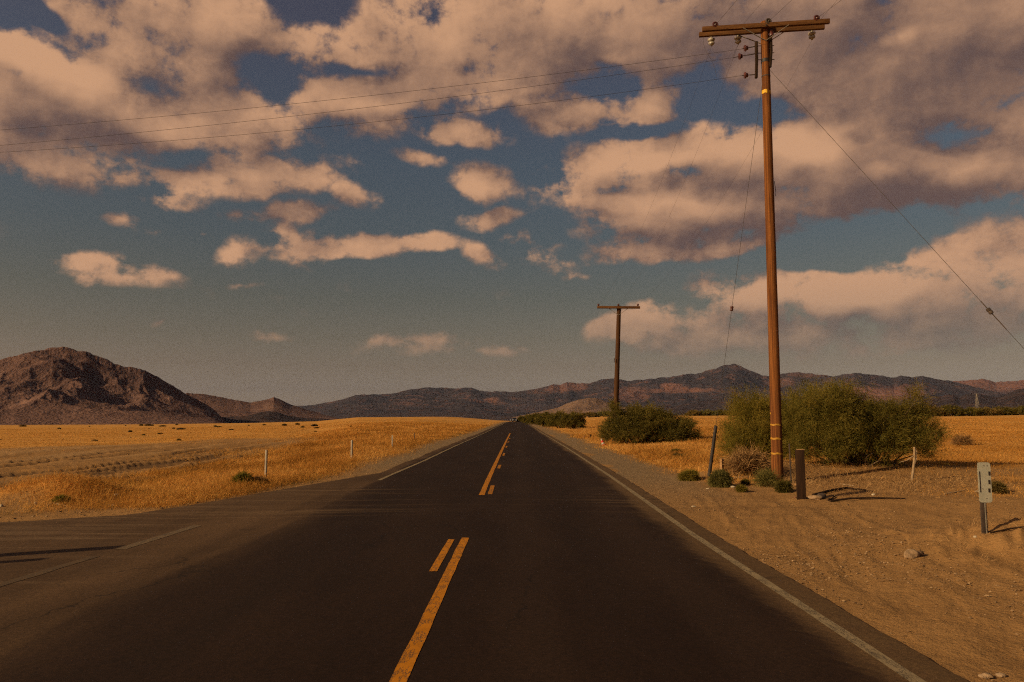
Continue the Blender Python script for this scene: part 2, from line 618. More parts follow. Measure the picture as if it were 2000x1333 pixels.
def ground_material():
    m, N, b, out = new_mat('desert_ground')
    p = N.pos()
    x, y, z = N.sep(p)
    big = N.noise(p, 0.12, 4.0, .6)
    mid = N.noise(p, 1.1, 5.0, .65)
    fine = N.noise(p, 14.0, 4.0, .7)
    speck = N.noise(p, 55.0, 2.0, .6)
    streak = N.noise(N.comb(N.math('MULTIPLY', x, .10), N.math('MULTIPLY', y, .5), 0), 1.0, 5.0, .62)
    soil = N.mix(N.smooth(mid, .3, .7), (.245, .129, .046), (.335, .181, .066))
    soil = N.mix(N.smooth(fine, .35, .75), soil, (.270, .150, .056))
    soil = N.mix(N.smooth(speck, .62, .74), soil, (.38, .245, .125))
    soil = N.mix(N.smooth(speck, .36, .26), soil, (.105, .056, .022))
    soil = N.mix(N.math('MULTIPLY', N.smooth(streak, .55, .72), .5), soil, (.15, .078, .030))
    grav = N.mix(N.smooth(fine, .3, .7), (.160, .103, .052), (.250, .168, .088))
    grav = N.mix(N.smooth(speck, .55, .7), grav, (.34, .245, .145))
    grav = N.mix(N.smooth(speck, .40, .30), grav, (.085, .055, .034))
    gr1 = N.mix(N.smooth(streak, .35, .65), (.45, .208, .043), (.60, .302, .074))
    gr1 = N.mix(N.math('MULTIPLY', N.smooth(N.noise(N.comb(N.math('MULTIPLY', x, .35), N.math('MULTIPLY', y, .9), 0), 1.0, 6.0, .7), .52, .7), .55), gr1, (.26, .115, .022))
    gr1 = N.mix(N.math('MULTIPLY', N.smooth(big, .5, .7), .4), gr1, (.44, .235, .065))
    patch = N.noise(N.comb(N.math('MULTIPLY', x, .016), N.math('MULTIPLY', y, .045), 0), 1.0, 6.0, .68)
    gr1 = N.mix(N.math('MULTIPLY', N.smooth(patch, .50, .66), .60), gr1, (.30, .155, .040))
    gr1 = N.mix(N.math('MULTIPLY', N.smooth(patch, .40, .30), .45), gr1, (.21, .098, .022))
    pale = N.mix(fine, (.31, .175, .070), (.38, .225, .095))
    c = N.mix(N.math('MULTIPLY', N.attr('pale'), .8), soil, pale)
    c = N.mix(N.attr('gravel'), c, grav)
    gm = N.smooth(N.math('ADD', N.attr('grass'), N.math('MULTIPLY', N.math('SUBTRACT', mid, .5), .7)), .25, .75)
    c = N.mix(gm, c, gr1)
    c = N.mix(N.math('MULTIPLY', N.attr('rut'), .85), c, (.105, .058, .026))
    N.put(b.inputs['Base Color'], c)
    b.inputs['Roughness'].default_value = 0.95
    b.inputs['Specular IOR Level'].default_value = 0.05
    h = N.math('ADD', N.math('MULTIPLY', mid, .5), N.math('ADD', N.math('MULTIPLY', fine, .16), N.math('MULTIPLY', speck, .05)))
    bump(N, b, h, 0.65, 0.20)
    return m


def asphalt_material():
    m, N, b, out = new_mat('asphalt')
    p = N.pos()
    x, y, z = N.sep(p)
    wob = N.noise(N.comb(N.math('MULTIPLY', x, .6), N.math('MULTIPLY', y, .22), 0), 1.0, 4.0, .6)
    xs = N.math('ADD', x, N.math('MULTIPLY', N.math('SUBTRACT', wob, .5), .9))
    # old grey side road and shoulder against the newer black lane
    near = N.smooth(y, 24.0, 17.0)
    oldl = N.math('MULTIPLY', N.smooth(xs, -3.1, -4.9), near)
    oldl = N.math('MAXIMUM', oldl, N.math('MULTIPLY', N.smooth(xs, -3.7, -4.0), .8))
    oldr = N.smooth(xs, 2.30, 2.62)
    old = N.math('MAXIMUM', oldl, oldr)
    blot = N.noise(N.comb(N.math('MULTIPLY', x, .9), N.math('MULTIPLY', y, .25), 0), 1.0, 5.0, .6)
    agg = N.noise(p, 160.0, 2.0, .6)
    mid = N.noise(p, 7.0, 4.0, .6)
    dark = N.mix(N.smooth(blot, .3, .7), (.0150, .0066, .0034), (.0235, .0112, .0058))
    # wheel paths polished a touch lighter
    wp = N.math('ABSOLUTE', N.math('SUBTRACT', N.math('ABSOLUTE', N.math('SUBTRACT', x, .95)), .85))
    dark = N.mix(N.math('MULTIPLY', N.smooth(wp, .45, .1), .35), dark, (.030, .0160, .0092))
    grey = N.mix(N.smooth(blot, .3, .7), (.060, .033, .0150), (.100, .056, .026))
    grey = N.mix(N.math('MULTIPLY', oldr, .5), grey, (.105, .060, .025))
    c = N.mix(old, dark, grey)
    # dust dragged across by turning traffic
    cx = N.math('MULTIPLY', N.math('MULTIPLY', x, x), .008)
    yy = N.math('SUBTRACT', y, N.math('SUBTRACT', 16.8, cx))
    yy2 = N.math('ADD', yy, N.math('MULTIPLY', N.math('SUBTRACT', wob, .5), 2.0))
    dust = N.noise(N.comb(N.math('MULTIPLY', x, .10), N.math('MULTIPLY', yy, 3.2), 0), 1.0, 5.0, .62)
    dmask = N.math('MULTIPLY', N.smooth(N.math('ABSOLUTE', yy2), 4.2, .6), N.smooth(dust, .48, .72))
    dx = N.math('MAXIMUM', N.smooth(x, -.5, -5.5), N.math('MULTIPLY', N.smooth(x, .8, 2.6), .75))
    dmask = N.math('MULTIPLY', dmask, N.math('MAXIMUM', dx, .10))
    c = N.mix(N.math('MULTIPLY', dmask, .95), c, (.17, .105, .052))
    # far side-road sweep of dust
    d2 = N.noise(N.comb(N.math('MULTIPLY', x, .18), N.math('MULTIPLY', y, 2.4), 3.0), 1.0, 4.0, .6)
    m2 = N.math('MULTIPLY', N.smooth(d2, .5, .7), N.smooth(x, -4.2, -6.5))
    c = N.mix(N.math('MULTIPLY', m2, .9), c, (.14, .086, .045))
    est = N.noise(N.comb(N.math('MULTIPLY', x, 3.0), N.math('ADD', N.math('MULTIPLY', y, 5.0), N.math('MULTIPLY', x, 6.0)), 1.0), 1.0, 6.0, .7)
    edge = N.math('MULTIPLY', N.smooth(xs, 2.1, 2.75), N.smooth(est, .40, .66))
    c = N.mix(N.math('MULTIPLY', edge, .65), c, (.115, .068, .028))
    # hairline cracks and a tar seam
    vw = N.vmath('ADD', N.comb(N.math('MULTIPLY', x, .55), N.math('MULTIPLY', y, .30), 0), N.vmath('SCALE', N.noise(p, 1.6, 4.0, .6, out=1), .45))
    cr = N.n('ShaderNodeTexVoronoi', feature='DISTANCE_TO_EDGE', voronoi_dimensions='2D')
    N.put(cr.inputs['Vector'], vw)
    cr.inputs['Scale'].default_value = 1.0
    crm = N.math('MULTIPLY', N.smooth(cr.outputs['Distance'], .016, .004), N.smooth(wob, .46, .60))
    c = N.mix(N.math('MULTIPLY', crm, .55), c, (.006, .004, .003))
    oil = N.math('MULTIPLY', N.smooth(N.math('ABSOLUTE', N.math('SUBTRACT', N.math('ABSOLUTE', N.math('ADD', x, .85)), 1.8)), .42, .05), N.smooth(blot, .35, .65))
    c = N.mix(N.math('MULTIPLY', oil, .35), c, (.010, .0055, .0035))
    grit = N.noise(p, 26.0, 5.0, .7)
    lum = N.math('MULTIPLY', N.smooth(agg, .3, .7, .62, 1.42), N.smooth(grit, .3, .7, .74, 1.28))
    c = N.mix(1.0, c, N.comb(lum, lum, lum), 'MULTIPLY')
    N.put(b.inputs['Base Color'], c)
    N.put(b.inputs['Roughness'], N.smooth(mid, .3, .7, .78, .95))
    b.inputs['Specular IOR Level'].default_value = 0.12
    bump(N, b, N.math('ADD', N.math('MULTIPLY', agg, .5), mid), 0.35, 0.012)
    return m


def paint_material(name, colour, worn, thr=.30):
    m, N, b, out = new_mat(name)
    p = N.pos()
    x, y, z = N.sep(p)
    fine = N.noise(p, 45.0, 4.0, .7)
    mid = N.noise(p, 5.0, 5.0, .7)
    crack = N.noise(N.comb(N.math('MULTIPLY', x, 9.0), N.math('MULTIPLY', y, 2.2), 0), 1.0, 6.0, .75)
    c = N.mix(N.smooth(mid, .35, .7), colour, tuple(v * .78 for v in colour))
    gone = N.math('MAXIMUM', N.smooth(fine, thr + .06, thr - .04), N.smooth(N.math('ABSOLUTE', N.math('SUBTRACT', crack, .5)), .018, .006))
    gone = N.math('MAXIMUM', gone, N.math('MULTIPLY', N.smooth(mid, .56, .74), worn))
    c = N.mix(gone, c, (.060, .044, .032))
    N.put(b.inputs['Base Color'], c)
    b.inputs['Roughness'].default_value = .8
    b.inputs['Specular IOR Level'].default_value = .1
    return m


def rock_material(name, dark, mid_c, pale, scale, talus):
    m, N, b, out = new_mat(name)
    p = N.pos()
    n1 = N.noise(p, scale, 6.0, .62)
    n2 = N.noise(p, scale * 6.0, 5.0, .65)
    n3 = N.noise(p, scale * 28.0, 3.0, .6)
    c = N.mix(N.smooth(n1, .38, .62), dark, mid_c)
    c = N.mix(N.math('MULTIPLY', N.smooth(n2, .5, .72), .6), c, pale)
    c = N.mix(N.math('MULTIPLY', N.smooth(n3, .45, .3), .45), c, tuple(v * .55 for v in dark))
    c = N.mix(N.attr('pale'), c, pale)  # paints the sunlit mountain patches into the rock colour
    c = N.mix(N.math('MULTIPLY', N.attr('talus'), .75), c, talus)
    N.put(b.inputs['Base Color'], c)
    b.inputs['Roughness'].default_value = .95
    b.inputs['Specular IOR Level'].default_value = .03
    bump(N, b, N.math('ADD', n2, N.math('MULTIPLY', n3, .5)), .65, .10 / scale)
    return m


# ------------------------------------------------------------------ ground sheet
def build_ground():
    a = np.concatenate([np.arange(-180, -44, 4.0), np.arange(-44, 44.0001, 0.11), np.arange(48, 180.01, 4.0)])
    a = np.radians(a)
    r = np.concatenate([[0.05, .4], np.exp(np.arange(math.log(.8), math.log(40000), .0165))])
    A, Rr = np.meshgrid(a, r, indexing='ij')
    X = Rr * np.sin(A); Y = Rr * np.cos(A)
    Z = gz(X, Y)
    V = np.stack([X, Y, Z], -1).reshape(-1, 3)
    x, y = X.ravel(), Y.ravel()
    me = np_mesh('ground', V, grid_faces(len(a), len(r))[:, ::-1],
                 {'grass': m_grass(x, y), 'gravel': m_gravel(x, y), 'rut': m_rut(x, y), 'pale': m_pale(x, y)})
    o = link('ground', me, ground_material())
    tag(o, 'tan desert ground with dry golden grass and bare tracks', kind='structure')


build_ground()
MAT_ASPHALT = asphalt_material()


def build_road():
    ys = np.concatenate([np.arange(-12, 40, .12), np.arange(40, 120, 1.0), np.arange(120, 720, 6.0)])
    n = len(ys)
    le = ROAD_L + 0.10 * (fbm(ys * .5, ys * 0, 4, 91) - .5) * 2 * sstep(ys, 24.5, 26)
    re = ROAD_R + .02 + .04 * (fbm(ys * 2.2, ys * 0 + 5, 5, 93, .65) - .5) * 2
    rows = []
    z = road_z(ys)
    for t in (0, .08, .5, .92, 1):
        rows.append(np.stack([le * (1 - t) + re * t, ys, z + (.0 if t in (0, 1) else .012 if t != .5 else .03)], -1))
    rows.insert(0, np.stack([le, ys, z - .12 - .002 * np.maximum(ys, 0)], -1))
    rows.append(np.stack([re + .03, ys, z - .12 - .002 * np.maximum(ys, 0)], -1))
    V = np.stack(rows, 0).reshape(-1, 3)
    me = np_mesh('road', V, grid_faces(len(rows), n), smooth=False)
    tag(link('road', me, MAT_ASPHALT), 'two lane black asphalt highway running straight to the horizon', kind='structure')
    xs = np.concatenate([np.arange(-70, -16, 2.0), np.arange(-16, -4.1, .15)])
    ts = np.linspace(0, 1, 40)
    XX, TT = np.meshgrid(xs, ts, indexing='ij')
    jag = .10 * (fbm(xs * 1.3, xs * 0, 4, 95) - .5) * 2
    Y0 = apron_near(xs)[:, None]; Y1 = (apron_far(xs) + jag)[:, None]
    YY = Y0 + (Y1 - Y0) * TT
    ZZ = road_z(YY) - .006
    ZZ[:, -1] -= .10
    YY[:, -2] = YY[:, -1] - .02
    V = np.stack([XX, YY, ZZ], -1).reshape(-1, 3)
    me = np_mesh('side_road', V, grid_faces(len(xs), len(ts))[:, ::-1], smooth=False)
    tag(link('side_road', me, MAT_ASPHALT), 'worn grey asphalt side road joining the highway from the left', kind='structure')


build_road()


def crown(x):
    """Height of the road surface above its edges (matches build_road)."""
    t = (x - ROAD_L) / (ROAD_R - ROAD_L)
    return float(np.interp(t, [0, .08, .5, .92, 1], [0, .012, .03, .012, 0]))


def stripe(name, pts, w, mat, label, step=.4, wig=.008):
    """A painted stripe along a polyline of road points (x, y)."""
    L = []
    for (x0, y0), (x1, y1) in zip(pts[:-1], pts[1:]):
        k = max(1, int(math.hypot(x1 - x0, y1 - y0) / max(step, .012 * max(y0, y1))))
        L += [(x0 + (x1 - x0) * i / k, y0 + (y1 - y0) * i / k) for i in range(k)]
    L.append(pts[-1])
    P = np.array(L)
    T = np.gradient(P, axis=0)
    T /= np.linalg.norm(T, axis=1)[:, None]
    Nn = np.stack([T[:, 1], -T[:, 0]], -1)
    if Nn[0, 0] < 0:
        Nn = -Nn
    j1 = wig * (fbm(P[:, 1] * 2.5, P[:, 0], 3, 7) - .5) * 2
    j2 = wig * (fbm(P[:, 1] * 2.5 + 40, P[:, 0], 3, 8) - .5) * 2
    A = P - Nn * (w / 2 + j1[:, None]); B = P + Nn * (w / 2 + j2[:, None])
    rows = []
    for Q in (A, P, B):
        zz = road_z(Q[:, 1]) + np.array([crown(q) if q > ROAD_L else -.006 for q in Q[:, 0]]) + .0035 + .00025 * np.maximum(Q[:, 1] - 20, 0)
        rows.append(np.stack([Q[:, 0], Q[:, 1], zz], -1))
    V = np.stack(rows, 0).reshape(-1, 3)
    F = grid_faces(3, len(P))
    me = np_mesh(name, V, F, smooth=False)
    o = link(name, me, mat)
    tag(o, label, kind='structure')
    return o


M_YEL = paint_material('yellow_road_paint', (.48, .175, .010), .30)
M_YEL2 = paint_material('worn_yellow_road_paint', (.42, .155, .012), .9, .38)
M_WHT = paint_material('white_road_paint', (.27, .20, .11), .75, .36)
M_WHT2 = paint_material('dusty_white_road_paint', (.17, .115, .062), .95, .42)
stripe('yellow_line', [(-.80, 3.0), (-.775, 11.6)], .115, M_YEL, 'long solid yellow centre line with cracked edges, nearest the viewer')
stripe('yellow_dash', [(-.975, 9.05), (-.97, 11.45)], .095, M_YEL, 'short yellow dash left of the near centre line')
stripe('yellow_line', [(-.81, 17.45), (-.80, 40), (-.80, 82)], .125, M_YEL, 'solid yellow centre line beyond the junction')
for k, (y0, ln) in enumerate(((17.6, 2.1), (25.6, 1.9), (33.9, 2.2), (42.4, 2.2), (51.0, 2.4), (59.5, 2.4))):
    stripe('yellow_dash', [(-.63, y0), (-.63, y0 + ln)], .10, M_YEL2,
           'yellow dash beside the far solid centre line, %s' % ('nearest the junction', 'second along the road', 'third along the road', 'fourth along the road', 'fifth along the road', 'last before the rise')[k])
stripe('white_line', [(2.68, 2.5), (2.70, 12), (2.70, 44), (2.72, 345)], .115, M_WHT, 'dusty white edge line along the right of the highway')
stripe('white_line', [(-3.80, 21.3), (-3.66, 30), (-3.62, 60), (-3.60, 345)], .11, M_WHT, 'white edge line along the left of the highway')
M_WHT3 = paint_material('ghost_white_road_paint', (.120, .074, .036), .95, .44)
stripe('white_line', [(-5.47, 10.75), (-5.42, 12.3), (-5.36, 13.05)], .16, M_WHT2, 'short faded white line on the side road mouth', wig=.025)
stripe('white_line', [(-5.58, 7.4), (-5.54, 9.4), (-5.50, 10.2)], .13, M_WHT3, 'almost worn away white line continuing towards the viewer on the side road', wig=.04)


# ------------------------------------------------------------------ mountains
def mountain(name, prof, D, front, backw, A, f, mat, label, seed, wob=.05, sunlit_spots=(), talus_h=.16, da=.0006, nr=110, sharp=1.15, jit=.03):
    prof = sorted(prof)
    pa, pe = [], []
    for (px, py) in prof:
        v = ray(px, py)
        pa.append(math.atan2(v.x, v.y)); pe.append(v.z / math.hypot(v.x, v.y))
    az = np.arange(pa[0], pa[-1], da)
    elev = np.interp(az, pa, pe)
    jag = (fbm(az * 260, az * 0 + seed, 5, seed + 3, .6) - .5) * .0015 * np.clip(elev / .04, .25, 1.2)
    t = np.concatenate([np.linspace(-1, 0, nr, endpoint=False), np.linspace(0, 1, nr // 3)])
    AZ, T = np.meshgrid(az, t, indexing='ij')
    ridge = D * (1 + wob * (fbm(az * 9, az * 0 + seed, 4, seed) - .5) * 2)
    RR = ridge[:, None] + np.where(T < 0, T * front, T * backw)
    X = RR * np.sin(AZ); Y = RR * np.cos(AZ)
    base = gz(X, Y) - 6.0
    top = CAM_H + ridge[:, None] * (elev[:, None] + jag[:, None] * np.exp(-(T / .05) ** 2))
    warp1 = fbm(X * f * .5, Y * f * .5, 3, seed + 5) - .5
    rg = ridged(X * f + warp1 * .8, Y * f + warp1 * .8, 6, seed + 9, .50)
    rg = .58 * rg + .42 * ridged(X * f * .42 + 3, Y * f * .42 + 9, 3, seed + 19, .5)
    rg2 = fbm(X * f * 5, Y * f * 5, 4, seed + 13)
    env = np.where(T < 0, (1 + T) ** sharp, 1 - T ** 1.2)
    mid = np.sin(np.clip(1 + T, 0, 1) * math.pi) ** .8
    ero = 1 - A * (1 - rg) * (mid * 1.0 + .10) * 1.6
    H = np.maximum(top - base, 1.0)
    Z = base + H * np.clip(env * ero, 0, 1.0) + H * jit * (rg2 - .5) * env * 2
    talus = 1 - sstep((Z - base) / H, talus_h * .5, talus_h * 1.6)
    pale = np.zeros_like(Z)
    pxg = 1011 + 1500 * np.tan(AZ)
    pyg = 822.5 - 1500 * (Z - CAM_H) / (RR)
    for (cx, cy, rx, ry, w) in sunlit_spots:  # sunlit patches between cloud shadows, painted as paler rock
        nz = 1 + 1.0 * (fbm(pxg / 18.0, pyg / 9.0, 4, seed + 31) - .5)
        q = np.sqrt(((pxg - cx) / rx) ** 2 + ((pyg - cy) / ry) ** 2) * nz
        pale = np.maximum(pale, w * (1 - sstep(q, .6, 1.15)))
    me = np_mesh(name, np.stack([X, Y, Z], -1).reshape(-1, 3), grid_faces(len(az), len(t))[:, ::-1],
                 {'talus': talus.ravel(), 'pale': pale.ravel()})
    o = link(name, me, mat)
    tag(o, label, kind='structure')
    return o


M_HILL = rock_material('brown_rock', (.096, .054, .045), (.152, .086, .066), (.235, .138, .100), .0045, (.165, .094, .072))
M_RANGE = rock_material('dark_far_rock', (.026, .020, .022), (.042, .030, .030), (.185, .085, .055), .0008, (.055, .036, .032))  # dark tones hold cloud shade, the pale tone its sunlit patches
M_FRONT = rock_material('dark_low_rock', (.030, .022, .023), (.048, .033, .032), (.16, .085, .060), .002, (.048, .033, .030))
M_TAN = rock_material('tan_rock', (.125, .078, .056), (.185, .115, .075), (.28, .175, .105), .003, (.20, .12, .08))

mountain('hill', [(-420, 815), (-300, 770), (-200, 735), (-100, 712), (0, 700), (30, 692), (55, 683), (85, 676), (105, 672), (130, 675), (160, 681), (180, 684), (210, 695), (250, 712),
                  (275, 717), (300, 731), (340, 752), (362, 766), (380, 775), (400, 786), (420, 800), (440, 822), (470, 840)],
         3000, 1000, 900, .66, .0036, M_HILL, 'big rounded brown rocky hill rising from the plain at far left', 3, .03, talus_h=.22, da=.0005, nr=170, sharp=.95, jit=.035)
mountain('hill', [(280, 826), (330, 790), (365, 766), (395, 769), (430, 775), (460, 781), (490, 785), (515, 780), (535, 775.5), (552, 782), (570, 791), (590, 797), (610, 803), (640, 812), (680, 822), (700, 830)],
         4300, 900, 900, .30, .0030, M_HILL, 'low brown ridge with a small peak trailing right of the big hill', 11, .03, ((530, 797, 18, 8, .5),), .3, .0006, 110, 1.0)
mountain('hill', [(330, 826), (400, 817), (450, 814), (480, 813), (505, 806), (525, 803), (545, 806), (562, 812), (590, 816), (630, 818), (680, 823), (720, 829)],
         3300, 350, 400, .2, .006, M_FRONT, 'low dark foothill in front of the small left peak', 17, .03, (), .1, .0006, 60)
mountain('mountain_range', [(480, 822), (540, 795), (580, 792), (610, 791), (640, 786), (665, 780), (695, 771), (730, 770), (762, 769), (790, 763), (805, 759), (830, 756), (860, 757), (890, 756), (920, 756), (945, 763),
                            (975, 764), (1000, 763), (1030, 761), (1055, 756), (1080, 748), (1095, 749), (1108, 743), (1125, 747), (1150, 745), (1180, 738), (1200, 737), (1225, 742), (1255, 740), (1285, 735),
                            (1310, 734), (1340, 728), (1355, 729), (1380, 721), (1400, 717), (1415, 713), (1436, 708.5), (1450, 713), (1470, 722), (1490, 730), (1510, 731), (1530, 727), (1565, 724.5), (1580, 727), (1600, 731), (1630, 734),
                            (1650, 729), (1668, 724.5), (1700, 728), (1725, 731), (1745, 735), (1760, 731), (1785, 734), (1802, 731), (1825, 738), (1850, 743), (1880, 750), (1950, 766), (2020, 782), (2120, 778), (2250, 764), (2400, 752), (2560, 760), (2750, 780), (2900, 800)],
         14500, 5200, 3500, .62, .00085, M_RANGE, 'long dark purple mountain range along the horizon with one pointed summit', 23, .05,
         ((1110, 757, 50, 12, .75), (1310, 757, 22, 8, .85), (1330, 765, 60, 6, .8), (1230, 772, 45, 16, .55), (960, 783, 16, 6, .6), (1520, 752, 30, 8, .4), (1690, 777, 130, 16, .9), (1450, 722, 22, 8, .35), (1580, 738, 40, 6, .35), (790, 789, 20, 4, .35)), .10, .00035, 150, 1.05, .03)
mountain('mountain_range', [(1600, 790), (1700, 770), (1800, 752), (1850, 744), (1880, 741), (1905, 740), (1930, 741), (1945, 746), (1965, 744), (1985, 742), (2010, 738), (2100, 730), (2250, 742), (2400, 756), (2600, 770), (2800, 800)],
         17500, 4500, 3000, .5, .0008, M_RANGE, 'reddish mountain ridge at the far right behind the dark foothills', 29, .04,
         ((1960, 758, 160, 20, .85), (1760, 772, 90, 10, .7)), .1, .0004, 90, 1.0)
mountain('hill', [(1740, 812), (1790, 795), (1805, 780), (1820, 774), (1838, 773), (1850, 770), (1862, 770), (1874, 776), (1890, 770), (1905, 769), (1920, 771), (1945, 776), (1960, 772), (1980, 763), (2000, 759), (2060, 752), (2150, 765), (2300, 800)],
         7000, 1500, 1500, .25, .002, M_FRONT, 'jagged dark foothills above the bushes at the right edge', 37, .03, (), .05, .0005, 80, .7)
mountain('hill', [(1290, 806), (1330, 790), (1375, 783), (1400, 780), (1420, 777), (1450, 785), (1520, 800), (1560, 808)],
         9000, 1500, 1500, .2, .002, M_FRONT, 'dark foothill below the pointed summit', 41, .03, (), .05, .0006, 60, .8)
mountain('hill', [(1000, 815), (1060, 802), (1090, 795), (1110, 786), (1130, 780), (1150, 776), (1165, 777), (1185, 784), (1210, 793), (1240, 800), (1290, 808)],
         5200, 800, 900, .75, .0032, M_TAN, 'small tan eroded hill left of the farther utility pole', 47, .03, (), .3, .0006, 90, .9)


# ------------------------------------------------------------------ small-object mesh kit
class MB:
    """Collects shapes into one bmesh."""
    def __init__(self):
        self.bm = bmesh.new()

    def tube(self, pts, radii, seg=10, cap=True):
        pts = [Vector(p) for p in pts]
        if not isinstance(radii, (list, tuple)):
            radii = [radii] * len(pts)
        rings = []
        for i, p in enumerate(pts):
            t = (pts[min(i + 1, len(pts) - 1)] - pts[max(i - 1, 0)]).normalized()
            u = t.cross(Vector((0, 0, 1)))
            if u.length < 1e-3:
                u = t.cross(Vector((0, 1, 0)))
            u.normalize()
            w = t.cross(u)
            rings.append([self.bm.verts.new(p + (u * math.cos(2 * math.pi * k / seg) + w * math.sin(2 * math.pi * k / seg)) * radii[i]) for k in range(seg)])
        for a, b in zip(rings[:-1], rings[1:]):
            for k in range(seg):
                self.bm.faces.new((a[k], a[(k + 1) % seg], b[(k + 1) % seg], b[k]))
        if cap:
            self.bm.faces.new(rings[0])
            self.bm.faces.new(list(reversed(rings[-1])))
        return self

    def box(self, c, size, rot=None, bev=0.0, jit=0.0, rnd=None, cuts=0):
        r = bmesh.ops.create_cube(self.bm, size=1.0)
        vs = r['verts']
        M = Matrix.Translation(Vector(c)) @ (rot.to_4x4() if rot is not None else Matrix.Identity(4)) @ Matrix.Diagonal((*size, 1))
        bmesh.ops.transform(self.bm, matrix=M, verts=vs)
        if bev > 0:
            es = list({e for v in vs for e in v.link_edges})
            rr = bmesh.ops.bevel(self.bm, geom=es, offset=bev, segments=2, affect='EDGES', profile=.6)
        return self

    def beam(self, a, b, w, h, up=(0, 0, 1), bev=0.004):
        a, b = Vector(a), Vector(b)
        t = (b - a)
        L = t.length
        t.normalize()
        s = t.cross(Vector(up)).normalized()
        u = s.cross(t)
        M = Matrix((t, s, u)).transposed()
        return self.box((a + b) / 2, (L, w, h), M, bev)

    def lathe(self, prof, c, axis=(0, 0, 1), seg=16):
        ax = Vector(axis).normalized()
        q = Vector((0, 0, 1)).rotation_difference(ax).to_matrix()
        rings = []
        for (r, z) in prof:
            rings.append([self.bm.verts.new(Vector(c) + q @ Vector((max(r, 1e-4) * math.cos(2 * math.pi * k / seg), max(r, 1e-4) * math.sin(2 * math.pi * k / seg), z))) for k in range(seg)])
        for a, b in zip(rings[:-1], rings[1:]):
            for k in range(seg):
                self.bm.faces.new((a[k], a[(k + 1) % seg], b[(k + 1) % seg], b[k]))
        self.bm.faces.new(list(reversed(rings[0])))
        self.bm.faces.new(rings[-1])
        return self

    def torus(self, c, axis, R1, r1, seg=20, sub=8):
        q = Vector((0, 0, 1)).rotation_difference(Vector(axis).normalized()).to_matrix()
        rings = []
        for i in range(seg):
            a = 2 * math.pi * i / seg
            rings.append([self.bm.verts.new(Vector(c) + q @ Vector(((R1 + r1 * math.cos(2 * math.pi * j / sub)) * math.cos(a), (R1 + r1 * math.cos(2 * math.pi * j / sub)) * math.sin(a), r1 * math.sin(2 * math.pi * j / sub)))) for j in range(sub)])
        for i in range(seg):
            a, b = rings[i], rings[(i + 1) % seg]
            for j in range(sub):
                self.bm.faces.new((a[j], b[j], b[(j + 1) % sub], a[(j + 1) % sub]))
        return self

    def rock(self, c, r, seed, squash=(1, 1, .7), sub=2, rough=.35):
        res = bmesh.ops.create_icosphere(self.bm, subdivisions=sub, radius=1.0)
        rd = random.Random(seed)
        o = (rd.uniform(-50, 50), rd.uniform(-50, 50))
        for v in res['verts']:
            n = float(fbm(v.co.x * 1.3 + o[0] + v.co.z, v.co.y * 1.3 + o[1] - v.co.z * .7, 3, seed))
            k = 1 + rough * 2 * (n - .5)
            v.co = Vector((c[0] + v.co.x * r * k * squash[0], c[1] + v.co.y * r * k * squash[1], c[2] + v.co.z * r * k * squash[2]))
        return self

    def build(self, name, mat, parent=None, smooth=True, loc=None):
        bmesh.ops.recalc_face_normals(self.bm, faces=self.bm.faces[:])
        me = bpy.data.meshes.new(name)
        self.bm.to_mesh(me)
        self.bm.free()
        if smooth:
            me.polygons.foreach_set('use_smooth', [True] * len(me.polygons))
            try:
                me.set_sharp_from_angle(angle=R(38))
            except Exception:
                pass
        o = link(name, me, mat, parent)
        if parent is not None and parent.type == 'EMPTY':
            o.matrix_parent_inverse = (Matrix.Translation(parent.location) @ parent.rotation_euler.to_matrix().to_4x4()).inverted()
        elif parent is not None:
            o.matrix_parent_inverse = parent_world(parent).inverted()
        return o


def parent_world(o):
    m = o.matrix_parent_inverse @ (Matrix.Translation(o.location) @ o.rotation_euler.to_matrix().to_4x4())
    if o.parent is not None:
        pm = Matrix.Translation(o.parent.location) @ o.parent.rotation_euler.to_matrix().to_4x4() if o.parent.parent is None and o.parent.type == 'EMPTY' else parent_world(o.parent)
        return pm @ m
    return Matrix.Translation(o.location) @ o.rotation_euler.to_matrix().to_4x4()


def simple_mat(name, c1, c2, scale=8.0, rough=.8, spec=.2, stretch=(1, 1, 1), metal=0.0, bumpd=0.004):
    m, N, b, out = new_mat(name)
    p = N.vmath('MULTIPLY', N.pos(), stretch)
    n = N.noise(p, scale, 5.0, .65)
    n2 = N.noise(p, scale * 7, 3.0, .6)
    c = N.mix(N.smooth(n, .32, .68), c1, c2)
    c = N.mix(N.math('MULTIPLY', N.smooth(n2, .55, .75), .35), c, tuple(v * .6 for v in c1))
    N.put(b.inputs['Base Color'], c)
    b.inputs['Roughness'].default_value = rough
    b.inputs['Specular IOR Level'].default_value = spec
    b.inputs['Metallic'].default_value = metal
    bump(N, b, N.math('ADD', n, n2), .5, bumpd)
    return m


